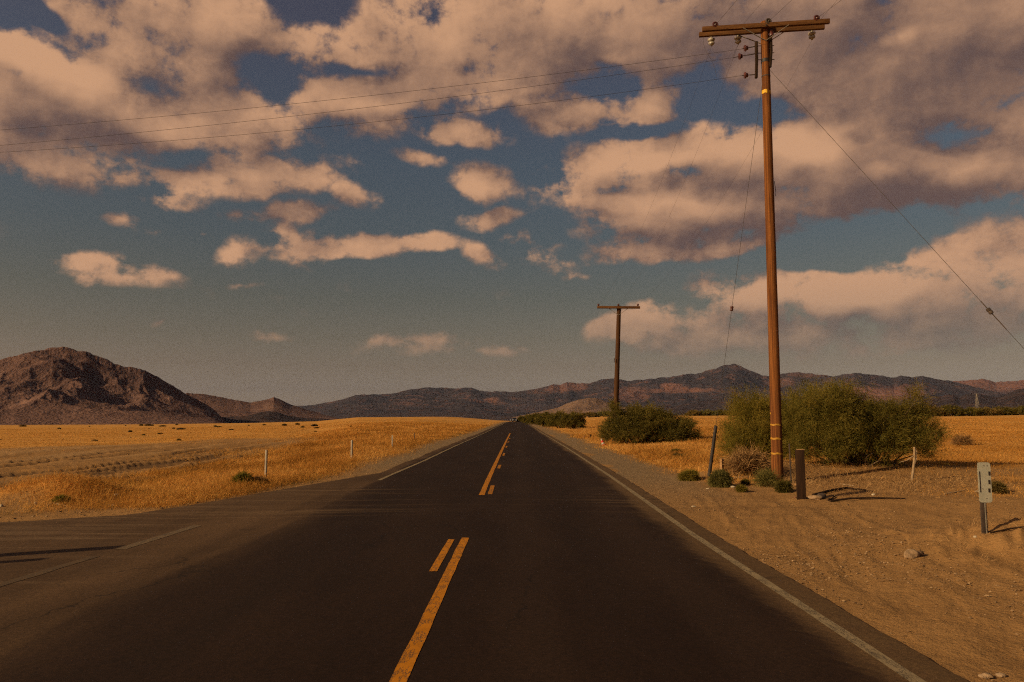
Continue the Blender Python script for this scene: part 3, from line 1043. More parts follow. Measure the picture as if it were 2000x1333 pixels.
def pole_material():
    m, N, b, out = new_mat('creosoted_wood')
    p = N.objco()
    x, y, z = N.sep(p)
    g1_ = N.noise(N.vmath('MULTIPLY', p, (26, 26, .35)), 1.0, 5.0, .65)
    g2_ = N.noise(N.vmath('MULTIPLY', p, (70, 70, 1.2)), 1.0, 3.0, .6)
    blot = N.noise(N.vmath('MULTIPLY', p, (2.5, 2.5, .5)), 1.0, 4.0, .6)
    c = N.mix(N.smooth(g1_, .35, .65), (.080, .026, .0075), (.215, .079, .020))
    c = N.mix(N.math('MULTIPLY', N.smooth(blot, .48, .68), .6), c, (.085, .030, .010))
    c = N.mix(N.math('MULTIPLY', N.smooth(g2_, .56, .70), .55), c, (.28, .122, .038))
    c = N.mix(N.smooth(g1_, .36, .30), c, (.016, .007, .004))
    N.put(b.inputs['Base Color'], c)
    b.inputs['Roughness'].default_value = .9
    bump(N, b, N.math('ADD', g1_, N.math('MULTIPLY', g2_, .4)), .8, .02)
    return m


M_POLE = pole_material()
M_ARM = simple_mat('weathered_arm_wood', (.080, .034, .012), (.140, .064, .022), 5.0, .85, .1, (.35, 3.0, 3.0), 0, .01)
M_DARKWOOD = simple_mat('dark_old_wood', (.018, .010, .006), (.040, .022, .012), 4.0, .9, .1, (4, 4, .5), 0, .01)
M_POST = simple_mat('shaded_post_wood', (.016, .008, .005), (.036, .018, .009), 4.0, .9, .1, (4, 4, .4), 0, .012)  # darkened to hold the shade on the unlit post front
M_STAKE = simple_mat('tan_stake_wood', (.25, .14, .06), (.36, .21, .095), 5.0, .9, .1, (4, 4, .5))
M_GREYWOOD = simple_mat('bleached_wood', (.22, .15, .085), (.32, .225, .13), 4.0, .9, .1, (2, 2, 2))
M_STEEL = simple_mat('galvanised_steel', (.15, .13, .10), (.23, .20, .16), 12.0, .6, .4)
M_DARKSTEEL = simple_mat('rusty_dark_steel', (.040, .030, .024), (.075, .050, .035), 10.0, .7, .3)
M_WIRE = simple_mat('dull_wire', (.035, .030, .028), (.055, .046, .040), 3.0, .6, .3)
M_WHITEGLAZE = simple_mat('white_glaze', (.26, .23, .18), (.36, .315, .245), 12.0, .35, .5)
M_BROWNGLAZE = simple_mat('brown_glaze', (.050, .014, .011), (.095, .025, .017), 12.0, .35, .5)
M_BLACK = simple_mat('black_plastic', (.020, .016, .015), (.040, .032, .028), 8.0, .6, .3)
M_TAG = simple_mat('yellow_tag', (.55, .30, .015), (.66, .38, .02), 12.0, .6, .3)
M_BAND = simple_mat('yellow_reflective_band', (.30, .145, .012), (.42, .21, .02), 12.0, .6, .3)
M_SIGNW = simple_mat('dirty_white_sheeting', (.30, .29, .225), (.36, .345, .27), 9.0, .6, .25)
M_SIGNK = simple_mat('black_reflector', (.018, .014, .014), (.030, .022, .02), 12.0, .5, .3)
M_WHITEPOST = simple_mat('white_marker_plastic', (.36, .31, .235), (.44, .38, .29), 6.0, .6, .25)
M_ROCK = simple_mat('tan_stone', (.22, .140, .075), (.32, .215, .125), 9.0, .95, .05, (1, 1, 1), 0, .02)
M_DSTONE = simple_mat('dark_stone', (.10, .062, .036), (.17, .105, .06), 9.0, .95, .05, (1, 1, 1), 0, .02)
M_RED = simple_mat('red_plastic', (.48, .030, .018), (.58, .042, .024), 9.0, .55, .3)
M_PAPER = simple_mat('pale_litter', (.33, .26, .17), (.42, .34, .23), 9.0, .9, .1)
M_STRAW = simple_mat('straw', (.38, .235, .095), (.52, .34, .15), 9.0, .9, .1)
M_RUST = simple_mat('rusty_metal', (.12, .052, .026), (.20, .09, .045), 9.0, .8, .2)

# ------------------------------------------------------------------ the near utility pole
base1 = ground_hit(1519, 943)
Y1 = base1.y
top1 = at(1493, 44, Y1)
ax1 = (top1 - base1)


def on_pole(py):
    """Axis point of the near pole at a photo row."""
    lo, hi = 0.0, 1.0
    for _ in range(40):
        m = (lo + hi) / 2
        p = base1 + ax1 * m
        q = CAM_ROT.transposed() @ (p - Vector((0, 0, CAM_H)))
        yy = 666.5 - FPX * q.y / -q.z
        if yy > py:
            lo = m
        else:
            hi = m
    return base1 + ax1 * lo


def pole_r(p):
    t = (p.z - base1.z) / ax1.z
    return .148 - .040 * t


pole = empty('utility_pole', base1)
tag(pole, 'tall brown wooden utility pole with double crossarm beside the big green bush, nearest the road', 'utility pole')
n = 26
pts = [base1 - Vector((0, 0, .4))] + [base1 + ax1 * (i / n) for i in range(n + 1)]
rr = [.150] + [(.148 - .040 * i / n) * (1 + .012 * math.sin(i * 2.1)) for i in range(n + 1)]
MB().tube(pts, rr, 20).build('shaft', M_POLE, pole)
# double crossarm: two beams clasping the top, right end nearer the camera
PC = on_pole(58)
armL = at(1369, 66, Y1 + .20); armR = at(1616, 51, Y1 - .22)
adir = (armR - armL).normalized()
adir.z *= .3
adir.normalize()
anrm = Vector((0, 0, 1)).cross(adir).normalized()      # away from the camera
acen = PC + (armL + armR - PC * 2) * .5 * 0.5
halfL = (armR - armL).length / 2
off = pole_r(PC) + .055
beams = []
for s, dz, sh in ((-1, .03, .02), (1, .045, -.03)):
    c = Vector(((armL.x + armR.x) / 2, PC.y, PC.z)) + anrm * off * s + Vector((0, 0, dz)) + adir * sh
    bmx = MB().beam(c - adir * halfL, c + adir * halfL, .095, .125, bev=.006)
    beams.append((c, bmx.build('crossarm', M_ARM, pole)))
cN, cF = beams[0][0], beams[1][0]
# flat steel braces in a V on both faces
vN = on_pole(84)
for s, c in ((-1, cN), (1, cF)):
    for k in (-1, 1):
        a = c + adir * (.62 * k) + Vector((0, 0, -.05)) - anrm * .05 * s * -1 * 1.05
        b = vN + anrm * s * (pole_r(vN) + .012)
        MB().beam(a, b, .012, .038, up=(anrm.x, anrm.y, 0), bev=0).build('brace', M_STEEL, pole)
# bolts of the crossarm
mbb = MB()
mbb.lathe([(.022, 0), (.022, .03), (.012, .03), (.012, .06)], PC - anrm * (off + .06), -anrm, 8)
mbb.build('bolt', M_DARKSTEEL, pole)


def bell(parent, c, mat, axis=(0, 0, -1), s=1.0, name='insulator'):
    prof = [(.02, 0), (.035, .0), (.035, .03), (.085, .045), (.095, .075), (.085, .10), (.055, .115), (.075, .135), (.080, .165), (.06, .195), (.03, .205), (.015, .23)]
    return MB().lathe([(r * s, z * s) for r, z in prof], c, axis, 16).build(name, mat, parent)


def arm_pt(px, beam='N'):
    c = cN if beam == 'N' else cF
    # parameter along the beam where it meets the pixel column
    best, bt = 1e9, 0
    for i in range(-200, 201):
        t = i / 200 * halfL
        p = c + adir * t
        q = CAM_ROT.transposed() @ (p - Vector((0, 0, CAM_H)))
        xx = 1000 + FPX * q.x / -q.z
        if abs(xx - px) < best:
            best, bt = abs(xx - px), t
    return c + adir * bt


white_pts = []
for px in (1388.5, 1440.5, 1585):
    p = arm_pt(px, 'F') + Vector((0, 0, -.07)) + anrm * .02
    bell(beams[1][1], p, M_WHITEGLAZE, (0.12, .25, -1), 1.12)
    white_pts.append(p + Vector((.12, .25, -1))  .normalized() * .25)
ring_pts = []
for px in (1397, 1501, 1595):
    p = arm_pt(px, 'N') + Vector((0, 0, .10))
    o = MB().torus(p - anrm * .03, (adir * .25 - anrm).normalized(), .062, .028).lathe([(.05, -.02), (.05, .03), (.03, .05), (.01, .07)], p, (adir * .2 - anrm), 12).build('spool', M_BROWNGLAZE if px != 1501 else M_DARKSTEEL, beams[0][1])
    ring_pts.append(p)
pin_pts = []
for px in (1378, 1452, 1603):
    p = arm_pt(px, 'F') + Vector((0, 0, .062))
    MB().tube([p, p + Vector((0, 0, .10))], .012, 8).lathe([(.02, .06), (.045, .07), (.05, .10), (.03, .13), (.035, .145), (.015, .16)], p, (0, 0, 1), 12).build('pin_insulator', M_BROWNGLAZE, beams[1][1])
    pin_pts.append(p + Vector((0, 0, .16)))
# dark timber strips either side of the shaft
for (x0, y0, x1, y1, dy) in ((1477, 82, 1477, 153, -.05), (1505, 70, 1504, 132, -.06)):
    a, b = at(x0, y0, Y1 + dy), at(x1, y1, Y1 + dy)
    mid = (a + b) / 2 + Vector((.012 if x0 < 1490 else .02, 0, 0))
    mb = MB()
    mb.beam(a, mid, .085, .07, up=(1, 0, 0), bev=.006)
    mb.beam(mid + (mid - b).normalized() * .004, b, .080, .068, up=(1, 0, 0), bev=.006)
    mb.build('side_arm', M_DARKWOOD, pole)
for py in (91, 105, 118):
    c = on_pole(py)
    MB().tube([c + Vector((-.30, -.02, 0)), c + Vector((.24, -.02, .01))], .011, 8).build('through_bolt', M_DARKSTEEL, pole)
MB().lathe([(.03, 0), (.06, .02), (.06, .10), (.04, .13), (.055, .16), (.02, .2)], at(1507, 72, Y1 - .1), (0, 0, 1), 12).build('pin_insulator', M_BROWNGLAZE, pole)
for py, w, mt, nm in ((120, .10, M_BLACK, 'pole_band'), (150, .03, M_DARKSTEEL, 'pole_band')):
    c = on_pole(py)
    MB().tube([c - Vector((0, 0, w / 2)), c + Vector((0, 0, w / 2))], pole_r(c) + .006, 20, False).build(nm, mt, pole)
for py, ang0, ang1, h, mt, nm in ((181, 175, 262, .10, M_TAG, 'tag'), (183, 292, 322, .07, M_TAG, 'tag'), (830, 178, 300, .042, M_BAND, 'reflective_band'), (857, 178, 300, .050, M_BAND, 'reflective_band'),
                                  (886, 178, 300, .048, M_BAND, 'reflective_band'), (808, 180, 200, .05, M_BAND, 'tag')):
    c = on_pole(py)
    r = pole_r(c) + .006
    V = []
    k = 12
    for i in range(k + 1):
        a = R(ang0 + (ang1 - ang0) * i / k)
        for dz in (-h / 2, h / 2):
            V.append(c + Vector((r * math.cos(a), r * math.sin(a), dz + .008 * math.sin(i))))
    V2 = [v + (Vector((v.x - c.x, v.y - c.y, 0)).normalized() * .004) for v in V]
    bm = MB()
    q = [bm.bm.verts.new(v) for v in V]; q2 = [bm.bm.verts.new(v) for v in V2]
    for i in range(k):
        bm.bm.faces.new((q2[2 * i], q2[2 * i + 2], q2[2 * i + 3], q2[2 * i + 1]))
        bm.bm.faces.new((q[2 * i + 1], q[2 * i + 3], q[2 * i + 2], q[2 * i]))
        bm.bm.faces.new((q[2 * i], q[2 * i + 2], q2[2 * i + 2], q2[2 * i]))
        bm.bm.faces.new((q[2 * i + 1], q2[2 * i + 1], q2[2 * i + 3], q[2 * i + 3]))
    bm.build(nm, mt, pole)
# conduit scrap down the right flank
MB().tube([on_pole(355) + Vector((.135, -.03, 0)), on_pole(372) + Vector((.16, -.03, 0)), on_pole(384) + Vector((.155, -.03, 0))], .008, 6).build('loose_strap', M_WIRE, pole)

# ------------------------------------------------------------------ the farther pole
base2 = ground_hit(1201, 866)
Y2 = base2.y
top2 = at(1209, 598, Y2)
ax2 = top2 - base2
pole2 = empty('utility_pole', base2)
tag(pole2, 'smaller distant wooden utility pole with single crossarm in front of the dark rounded bush', 'utility pole')
MB().tube([base2 - Vector((0, 0, .4))] + [base2 + ax2 * (i / 12) for i in range(13)], [.19] + [.185 - .05 * i / 12 for i in range(13)], 14).build('shaft', simple_mat('shaded_pole_wood', (.045, .020, .009), (.075, .034, .014), 4.0, .85, .1, (3, 3, .15)), pole2)  # wood colour lowered to carry the shade on this pole front
a2L, a2R = at(1166.5, 600.5, Y2 - .2), at(1250, 601, Y2 - .2)
MB().beam(a2L, a2R, .11, .16).build('crossarm', M_ARM, pole2)
d2 = (a2R - a2L).normalized()
c2m = (a2L + a2R) / 2
for k in (-1, 1):
    MB().beam(c2m + d2 * .62 * k + Vector((0, .08, -.07)), at(1208, 616, Y2 - .16), .02, .06, up=(0, 1, 0), bev=0).build('brace', M_STEEL, pole2)
far_pts = []
for px in (1169, 1208, 1246):
    p = at(px, 599, Y2 - .2)
    MB().lathe([(.02, -.02), (.03, .05), (.07, .07), (.075, .13), (.04, .16), (.02, .19)], p, (0, 0, 1), 10).build('pin_insulator', M_BROWNGLAZE, pole2)
    far_pts.append(p + Vector((0, 0, .17)))
for py in (840.5, 848, 856):
    c = base2 + ax2 * ((866 - py) / 268)
    MB().tube([c - Vector((0, 0, .06)), c + Vector((0, 0, .06))], .196, 14, False).build('reflective_band', M_BAND, pole2)
MB().tube([at(1200, 700, Y2 - .2), at(1199.5, 708, Y2 - .2)], .03, 6).build('step_peg', M_DARKSTEEL, pole2)


# ------------------------------------------------------------------ wires
def catenary(a, b, sag, n=40):
    a, b = Vector(a), Vector(b)
    return [a.lerp(b, i / n) - Vector((0, 0, sag * 4 * (i / n) * (1 - i / n))) for i in range(n + 1)]


def wire(name, pts, r, label, cat, group=None, mat=None):
    o = MB().tube(pts, r, 6).build(name, mat or M_WIRE)
    return tag(o, label, cat, group)


# three wires crossing the road to the left, with brown strain insulators
left_ends = []
for k, (x0, y0, xs_, ys_, yl) in enumerate(((1475, 91, 1457, 94.5, 254), (1477, 105, 1446, 110.5, 284), (1475, 146, 1457, 147.5, 298))):
    a = at(x0, y0, Y1 - .03)
    s = at(xs_, ys_, Y1 - .03)
    e0 = at(0, yl, Y1 + .4)
    e = e0 + (e0 - s).normalized() * 16.0
    sag = .55 if k < 2 else .75
    t0 = (e0 - s).length / (e - s).length
    e.z += sag * 4 * (1 - t0)
    which = ('topmost', 'middle', 'lowest')[k]
    MBw = MB().tube([a, a.lerp(s, .55)], .016, 8).tube([a.lerp(s, .5), s + (s - a) * .45], .010, 6)
    dirn = (s - a).normalized()
    st = empty('strain_insulator', s)
    tag(st, 'red brown strain insulator on the %s of three wires leaving the pole leftwards' % which, 'insulator')
    MBw.build('link_rod', M_DARKSTEEL, st)
    MB().lathe([(.02, -.055), (.055, -.05), (.06, -.02), (.03, -.01), (.03, .005), (.075, .012), (.080, .045), (.03, .055)], s, dirn, 14).build('bell', M_BROWNGLAZE, st)
    MB().torus(s + dirn * .02, dirn, .068, .020).build('bell', M_BROWNGLAZE, st)
    st2 = s + (s - a) * .45
    wire('overhead_wire', catenary(st2, e, sag, 60), .0042, '%s of three thin wires spanning the road from near pole to left edge' % which, 'wire', 'wires across the road')
    left_ends.append(st2.lerp(e, .03))
# three wires running on to the farther pole
for k in range(3):
    lab = ('left', 'middle', 'right')[k]
    wire('line_wire', catenary(white_pts[k], far_pts[k], 1.0, 50), .0024, 'faint wire from the %s white insulator on the near pole to the farther pole' % lab, 'wire', 'wires to the farther pole')
# wires climbing out of the top of the picture
for k, (p, ex, ey) in enumerate(((ring_pts[0], 1440, 0), (ring_pts[1], 1547, 0), (ring_pts[2], 1644, 0))):
    e = at(ex, ey, Y1 - 1.35)
    far = e + (e - p) * 12
    far.z -= 1.0
    wire('line_wire', [p, e, p.lerp(far, .4), far], .0038, 'wire rising from the %s end of the near crossarm out of the picture' % ('left', 'middle', 'right')[k] if k != 1 else 'wire rising from the pole top ring out of the top of the picture', 'wire', 'wires to the pole behind the viewer')
e = at(1478, 17, Y1 - .8)
wire('line_wire', [pin_pts[1], e, e + (e - pin_pts[1]) * 14], .0025, 'faint wire rising from the dark pin left of the pole top', 'wire', 'wires to the pole behind the viewer')
e = at(1622, 16, Y1 - .9)
wire('line_wire', [pin_pts[2], e, e + (e - pin_pts[2]) * 14], .003, 'second thinner wire rising beside the one at the right crossarm end', 'wire', 'wires to the pole behind the viewer')
# jumper loops under the arm
wire('jumper_wire', [at(1373.5, 73, Y1 + .1), at(1374, 86, Y1 + .05), at(1379, 102, Y1), at(1390, 118, Y1), at(1396, 133, Y1), at(1400, 151, Y1)], .0036, 'thin slack jumper wire looping down from the left crossarm tip to the lowest wire', 'wire')
wire('jumper_wire', [white_pts[1], at(1438, 95, Y1), at(1434, 103, Y1), at(1432, 111, Y1)], .0036, 'short jumper wire hanging from the middle white insulator', 'wire')

# guys
anchor = ground_hit(1385, 930)
gt = on_pole(157) + Vector((-.10, -.03, 0))
guyd = anchor - gt


def line_at_row(a, b, py):
    lo, hi = 0.0, 1.0
    for _ in range(40):
        m = (lo + hi) / 2
        p = a.lerp(b, m)
        q = CAM_ROT.transposed() @ (p - Vector((0, 0, CAM_H)))
        if 666.5 - FPX * q.y / -q.z < py:
            lo = m
        else:
            hi = m
    return a.lerp(b, lo)


g1 = empty('guy_wire', anchor)
tag(g1, 'left guy wire running from the near pole down to the black leaning guard', 'guy wire')
MB().tube([gt, anchor], .0048, 6).build('cable', M_WIRE, g1)
gi = line_at_row(gt, anchor, 603)
gd = guyd.normalized()
MB().lathe([(.02, -.07), (.042, -.06), (.046, -.02), (.036, 0), (.046, .02), (.042, .06), (.02, .07)], gi, gd, 12).build('insulator', M_BROWNGLAZE, g1)
ga = line_at_row(gt, anchor, 833)
MB().tube([ga - gd * .02, ga, ga.lerp(anchor, .5), anchor + gd * .1], [.02, .048, .050, .052], 10).build('guard', M_BLACK, g1)
anchor2 = at(2290, 962, 17.5)
anchor2.z = float(gz(anchor2.x, anchor2.y))
gt2 = on_pole(140) + Vector((.11, -.05, 0))
q = at(1933, 608, 18.2)
g2d = (q - gt2).normalized()
t = (gz(15, 17) - gt2.z) / g2d.z
end2 = gt2 + g2d * t
g2 = empty('guy_wire', end2)
tag(g2, 'right guy wire sloping from the near pole to the right edge past a dark block', 'guy wire')
MB().tube([gt2, end2], .0056, 6).build('cable', M_WIRE, g2)
MB().lathe([(.02, -.085), (.05, -.07), (.055, -.02), (.044, 0), (.055, .02), (.05, .07), (.02, .085)], q, g2d, 12).build('insulator', M_DARKSTEEL, g2)
MB().tube([q + g2d * .08, q + g2d * .55], .012, 6).tube([q - g2d * .08, q - g2d * .3], .012, 6).build('grip', M_DARKSTEEL, g2)


# ------------------------------------------------------------------ posts and marker
def post_px(name, x0, y0, x1, y1, w, d, mat, label, cat, jag=0.0, dy=0.0, group=None):
    b = ground_hit(x0, y0)
    t = at(x1, y1, b.y + dy)
    mb = MB()
    a = (t - b).normalized()
    mb.beam(b - a * .25, t, w, d, up=(0, 1, 0), bev=.006)
    o = mb.build(name, mat)
    return tag(o, label, cat, group), b, t


pb = ground_hit(1563.5, 974)
thick = empty('wooden_post', pb)
tag(thick, 'thick dark square wooden post to the right of the near utility pole', 'post')
tt = at(1563.5, 879, pb.y)
MB().box((pb + tt) / 2 - Vector((0, 0, .1)), (.185, .185, (tt - pb).length + .2), Matrix.Rotation(R(-16), 3, 'Z'), .012).build('post_body', M_POST, thick)
MB().box(tt + Vector((0, 0, .006)), (.17, .17, .012), Matrix.Rotation(R(-16), 3, 'Z'), .004).build('post_top', M_STAKE, thick)
post_px('metal_rod', 1545.5, 949, 1541.5, 867, .030, .030, M_DARKSTEEL, 'thin dark metal rod standing between the near pole and the thick post', 'rod')
sb = ground_hit(1410, 931)
stake = empty('wooden_stake', sb)
tag(stake, 'short tan wooden stake behind the small round shrub at the guy guard', 'stake')
st_t = at(1410.5, 896, sb.y)
MB().box((sb + st_t) / 2 - Vector((0, 0, .08)), (.10, .07, (st_t - sb).length + .16), Matrix.Rotation(R(38), 3, 'Z'), .006).build('stake_body', M_STAKE, stake)

# the small white marker panel
mbp = ground_hit(1921, 1046)
mk = empty('marker_sign', mbp)
tag(mk, 'small white roadside marker panel with black bars on a dark post at right', 'marker')
Ym = mbp.y
pt = at(1923.5, 903.5, Ym); pl = at(1922.5, 982, Ym)
ph = pt.z - pl.z
pw = at(1936, 940, Ym).x - at(1910.5, 940, Ym).x
pc = Vector(((at(1936.5, 940, Ym).x + at(1910.0, 940, Ym).x) / 2, Ym, (pt.z + pl.z) / 2))


def rounded_plate(c, w, h, r, th, name, mat, parent, seg=5):
    bm = bmesh.new()
    ring = []
    for (sx, sy, a0) in ((1, 1, 0), (-1, 1, 90), (-1, -1, 180), (1, -1, 270)):
        for i in range(seg + 1):
            a = R(a0 + 90 * i / seg)
            ring.append((sx * (w / 2 - r) + r * math.cos(a), sy * (h / 2 - r) + r * math.sin(a)))
    f = [bm.verts.new((c.x + x, c.y, c.z + z)) for x, z in ring]
    b = [bm.verts.new((c.x + x, c.y + th, c.z + z)) for x, z in ring]
    bm.faces.new(f); bm.faces.new(list(reversed(b)))
    for i in range(len(f)):
        j = (i + 1) % len(f)
        bm.faces.new((f[j], f[i], b[i], b[j]))
    mb = MB(); mb.bm.free(); mb.bm = bm
    return mb.build(name, mat, parent, smooth=False)


rounded_plate(pc, pw, ph, .035, .004, 'panel', M_SIGNW, mk)
for (px0, py0, px1, py1) in ((1912.2, 921.2, 1916.2, 961.8), (1930.2, 921.3, 1934.2, 929.2), (1930.2, 938, 1934.2, 946), (1930.2, 954.4, 1934.2, 962.2)):
    a = at(px0, py0, Ym - .003); b = at(px1, py1, Ym - .003)
    MB().box(((a.x + b.x) / 2, Ym - .0035, (a.z + b.z) / 2), (b.x - a.x, .003, a.z - b.z)).build('reflector_bar', M_SIGNK, mk, smooth=False)
for (px, py) in ((1927.5, 910), (1927, 974), (1919, 955), (1921, 910)):
    a = at(px, py, Ym)
    MB().lathe([(.006, 0), (.006, .004), (.003, .006)], (a.x, Ym - .001, a.z), (0, -1, 0), 8).build('rivet', M_DARKSTEEL, mk)
pxc = at(1922.5, 1010, Ym).x
hz = pt.z - .03 - mbp.z + .3
zc = (pt.z - .03 + mbp.z - .3) / 2
MB().box((pxc - .012, Ym + .018, zc), (.048, .020, hz), None, .002).build('post', M_DARKSTEEL, mk)
MB().box((pxc + .026, Ym + .022, zc), (.016, .030, hz), None, .002).build('post_flange', M_STEEL, mk)
MB().box((pxc + .042, Ym + .020, zc), (.012, .012, hz), None, .002).build('post_flange', M_DARKSTEEL, mk)

# white delineator posts on the left
for (px, y0, y1, wpx, lab) in ((519, 934, 879, 5.2, 'nearest of the three white marker posts in the golden grass on the left'),
                               (686.5, 897, 860, 4.6, 'middle of the three white marker posts in the golden grass on the left'),
                               (766, 875.5, 850.5, 3.4, 'farthest of the three white marker posts in the golden grass on the left')):
    b = ground_hit(px, y0)
    t = at(px, y1, b.y)
    w = wpx * b.y / FPX
    e = empty('marker_post', b)
    tag(e, lab, 'marker post', 'white marker posts along the left verge')
    MB().box((b + t) / 2 - Vector((0, 0, .1)), (w * .62, .035, (t - b).length + .2), None, .008).build('post_body', M_WHITEPOST, e)
    MB().box((b + t) / 2 - Vector((-w * .42, -.01, .1)), (w * .2, .03, (t - b).length + .19), None, .004).build('side_rib', M_STEEL, e)
post_px('metal_rod', 809.5, 861, 809.5, 846, .05, .03, M_DARKSTEEL, 'thin dark stake in the grass beyond the farthest white marker post', 'rod')
post_px('wooden_stake', 1153.5, 857, 1153, 849, .12, .08, M_DARKWOOD, 'short dark stake left of the striped cone', 'stake')

# leaning striped cone by the farther pole
cb = ground_hit(1180, 871.5)
ct = at(1174, 857, cb.y)
cn = empty('traffic_cone', cb)
tag(cn, 'leaning red and white striped traffic cone by the foot of the farther pole', 'traffic cone')
cd = (ct - cb)
rr_ = [.15, .115, .085, .055, .03]
for i in range(4):
    MB().tube([cb + cd * (i / 4), cb + cd * ((i + 1) / 4)], [rr_[i], rr_[i + 1]], 14).build('red_band' if i % 2 == 0 else 'white_band', M_RED if i % 2 == 0 else M_WHITEPOST, cn)
MB().box(cb, (.36, .36, .05), Vector((0, 0, 1)).rotation_difference(cd.normalized()).to_matrix(), .012).build('base', M_RED, cn)

# ------------------------------------------------------------------ stones, planks, litter
def rock_at(px, py, wpx, mat, label, seed, squash=(1, .85, .72), name='stone', group=None):
    g = ground_hit(px, py)
    r = wpx * g.y / FPX / 2
    o = MB().rock(g + Vector((0, 0, r * .30)), r, seed, squash, 3, .4).build(name, mat)
    return tag(o, label, 'stone', group)


rock_at(1780, 1088, 26, M_ROCK, 'pale rounded stone on the bare sand, larger of the pair below the marker', 3, (1, .8, .74))
rock_at(1796, 1085, 18, M_DSTONE, 'darker stone touching the pale stone on the bare sand', 5, (1, .8, .75))
rock_at(1593, 976, 24, M_ROCK, 'flat pale stone on the ground right of the thick wooden post', 7, (1, .7, .36))
rock_at(1604, 973, 17, M_DARKSTEEL, 'dark lump of scrap behind the flat pale stone by the thick post', 9, (1, .7, .8), 'scrap_lump')
rock_at(1905, 1050, 7, M_PAPER, 'small pale pebble at the foot of the white marker panel', 11)
rock_at(1553, 973, 5, M_RUST, 'small reddish pebble at the left foot of the thick wooden post', 12)
rock_at(1142, 856, 8, M_RUST, 'dark rounded lump in the grass left of the striped cone', 13, (1, .8, .8), 'lump')
rock_at(70, 986, 7, M_PAPER, 'small white triangular stone at the left foot of the grassy mound', 15, (.9, .8, 1.1))
rock_at(3, 990, 8, M_PAPER, 'pale stone at the left edge of the picture beside the side road', 17, (1, .8, .7))
rock_at(228, 968, 10, M_PAPER, 'flat scrap of pale litter in the grass right of the mound', 19, (1, .8, .4), 'litter_scrap')
rock_at(221, 988, 6, M_PAPER, 'small pale scrap at the gravel edge below the right of the mound', 21, (1, .8, .5), 'litter_scrap')
rock_at(214, 987, 5, M_PAPER, 'tiny pale scrap left of the other at the gravel edge below the mound', 22, (1, .8, .5), 'litter_scrap')
rock_at(1912, 962, 12, M_PAPER, 'flat pale scrap lying in the straw behind the marker panel', 23, (1.3, .8, .25), 'litter_scrap')
rock_at(1706, 968, 7, M_PAPER, 'small upright pale chip at the end of the dark strip', 25, (1, .8, .8), 'stone')
rock_at(1383, 956, 7, M_PAPER, 'small white chip on the shoulder below the round shrub', 27, (1, .8, .4), 'stone')
rock_at(1355, 991, 9, M_PAPER, 'flat white chip on the gravel shoulder nearest the pavement', 29, (1, .8, .3), 'stone')
rock_at(1432, 953, 10, M_PAPER, 'flat pale chip right of the round shrub', 31, (1, .8, .4), 'stone')
rock_at(1925, 1325, 22, M_ROCK, 'low tan stone at the bottom right corner', 33, (1.1, .8, .5), 'stone')
rock_at(1955, 1322, 16, M_ROCK, 'smaller tan stone beside the low stone at the bottom right corner', 35, (1.1, .8, .5), 'stone')

a = ground_hit(1423, 937); b = ground_hit(1466, 935.5)
tag(MB().beam(a + Vector((0, 0, .04)), b + Vector((0, 0, .06)), .12, .045).build('plank', M_GREYWOOD), 'short bleached plank lying between the round shrub and the near pole', 'plank')
a = ground_hit(1537, 951); b = ground_hit(1566, 951)
tag(MB().beam(a + Vector((0, .1, .04)), b + Vector((0, .1, .05)), .07, .05).build('plank', M_STAKE), 'tan board on the ground behind the thick wooden post', 'plank')


def stick(pts_px, r, mat, label, lift=.02, name='stick'):
    P = [ground_hit(x, y) + Vector((0, 0, lift + (0 if i in (0, len(pts_px) - 1) else .03))) for i, (x, y) in enumerate(pts_px)]
    o = MB().tube(P, [r] * (len(P) - 1) + [r * .5], 6).build(name, mat)
    return tag(o, label, 'stick')


stick([(1588, 969), (1625, 962), (1655, 957.5), (1692, 959)], .030, M_DARKWOOD, 'long dark strip put in as the shadow of the thick post, upper one')  # dark tube laid in for the shadow the thick post casts
stick([(1622, 981), (1660, 978.5), (1700, 977.5), (1768, 975.5)], .022, M_DARKWOOD, 'long thin dark strip on the bare sand, the lower one')  # thin dark tube along the sand
stick([(1618, 979), (1632, 971)], .022, M_DARKWOOD, 'short dark stick beside the scrap lump')
stick([(1845, 967), (1888, 959)], .018, M_GREYWOOD, 'pale stick in the straw left of the marker panel')
stick([(1640, 947), (1668, 951)], .018, M_GREYWOOD, 'pale stick in the straw under the big bush')
stick([(90, 992), (103, 988), (130, 990)], .018, M_GREYWOOD, 'pale stick at the gravel edge below the grassy mound')
stick([(1935, 1044), (1975, 1040), (2010, 1031)], .012, M_DARKWOOD, 'thin dark stick on the sand right of the marker post')
# upright dead branch before the bush
dbp = ground_hit(1780, 939)
Yd = dbp.y
db = empty('dead_branch', dbp)
tag(db, 'bare forked dead branch standing upright at the right end of the big bush', 'branch')
MB().tube([dbp - Vector((0, 0, .1)), at(1784, 915, Yd), at(1786, 895, Yd), at(1786, 873.5, Yd)], [.035, .032, .030, .026], 8).build('stem', M_GREYWOOD, db)
MB().tube([at(1784, 913, Yd), at(1790, 895, Yd), at(1790.5, 884, Yd), at(1787, 876, Yd)], [.024, .024, .022, .018], 8).build('fork', M_GREYWOOD, db)
MB().tube([at(1784, 891, Yd), at(1771, 900, Yd), at(1757, 903.5, Yd)], [.018, .014, .008], 6).build('twig', M_GREYWOOD, db)

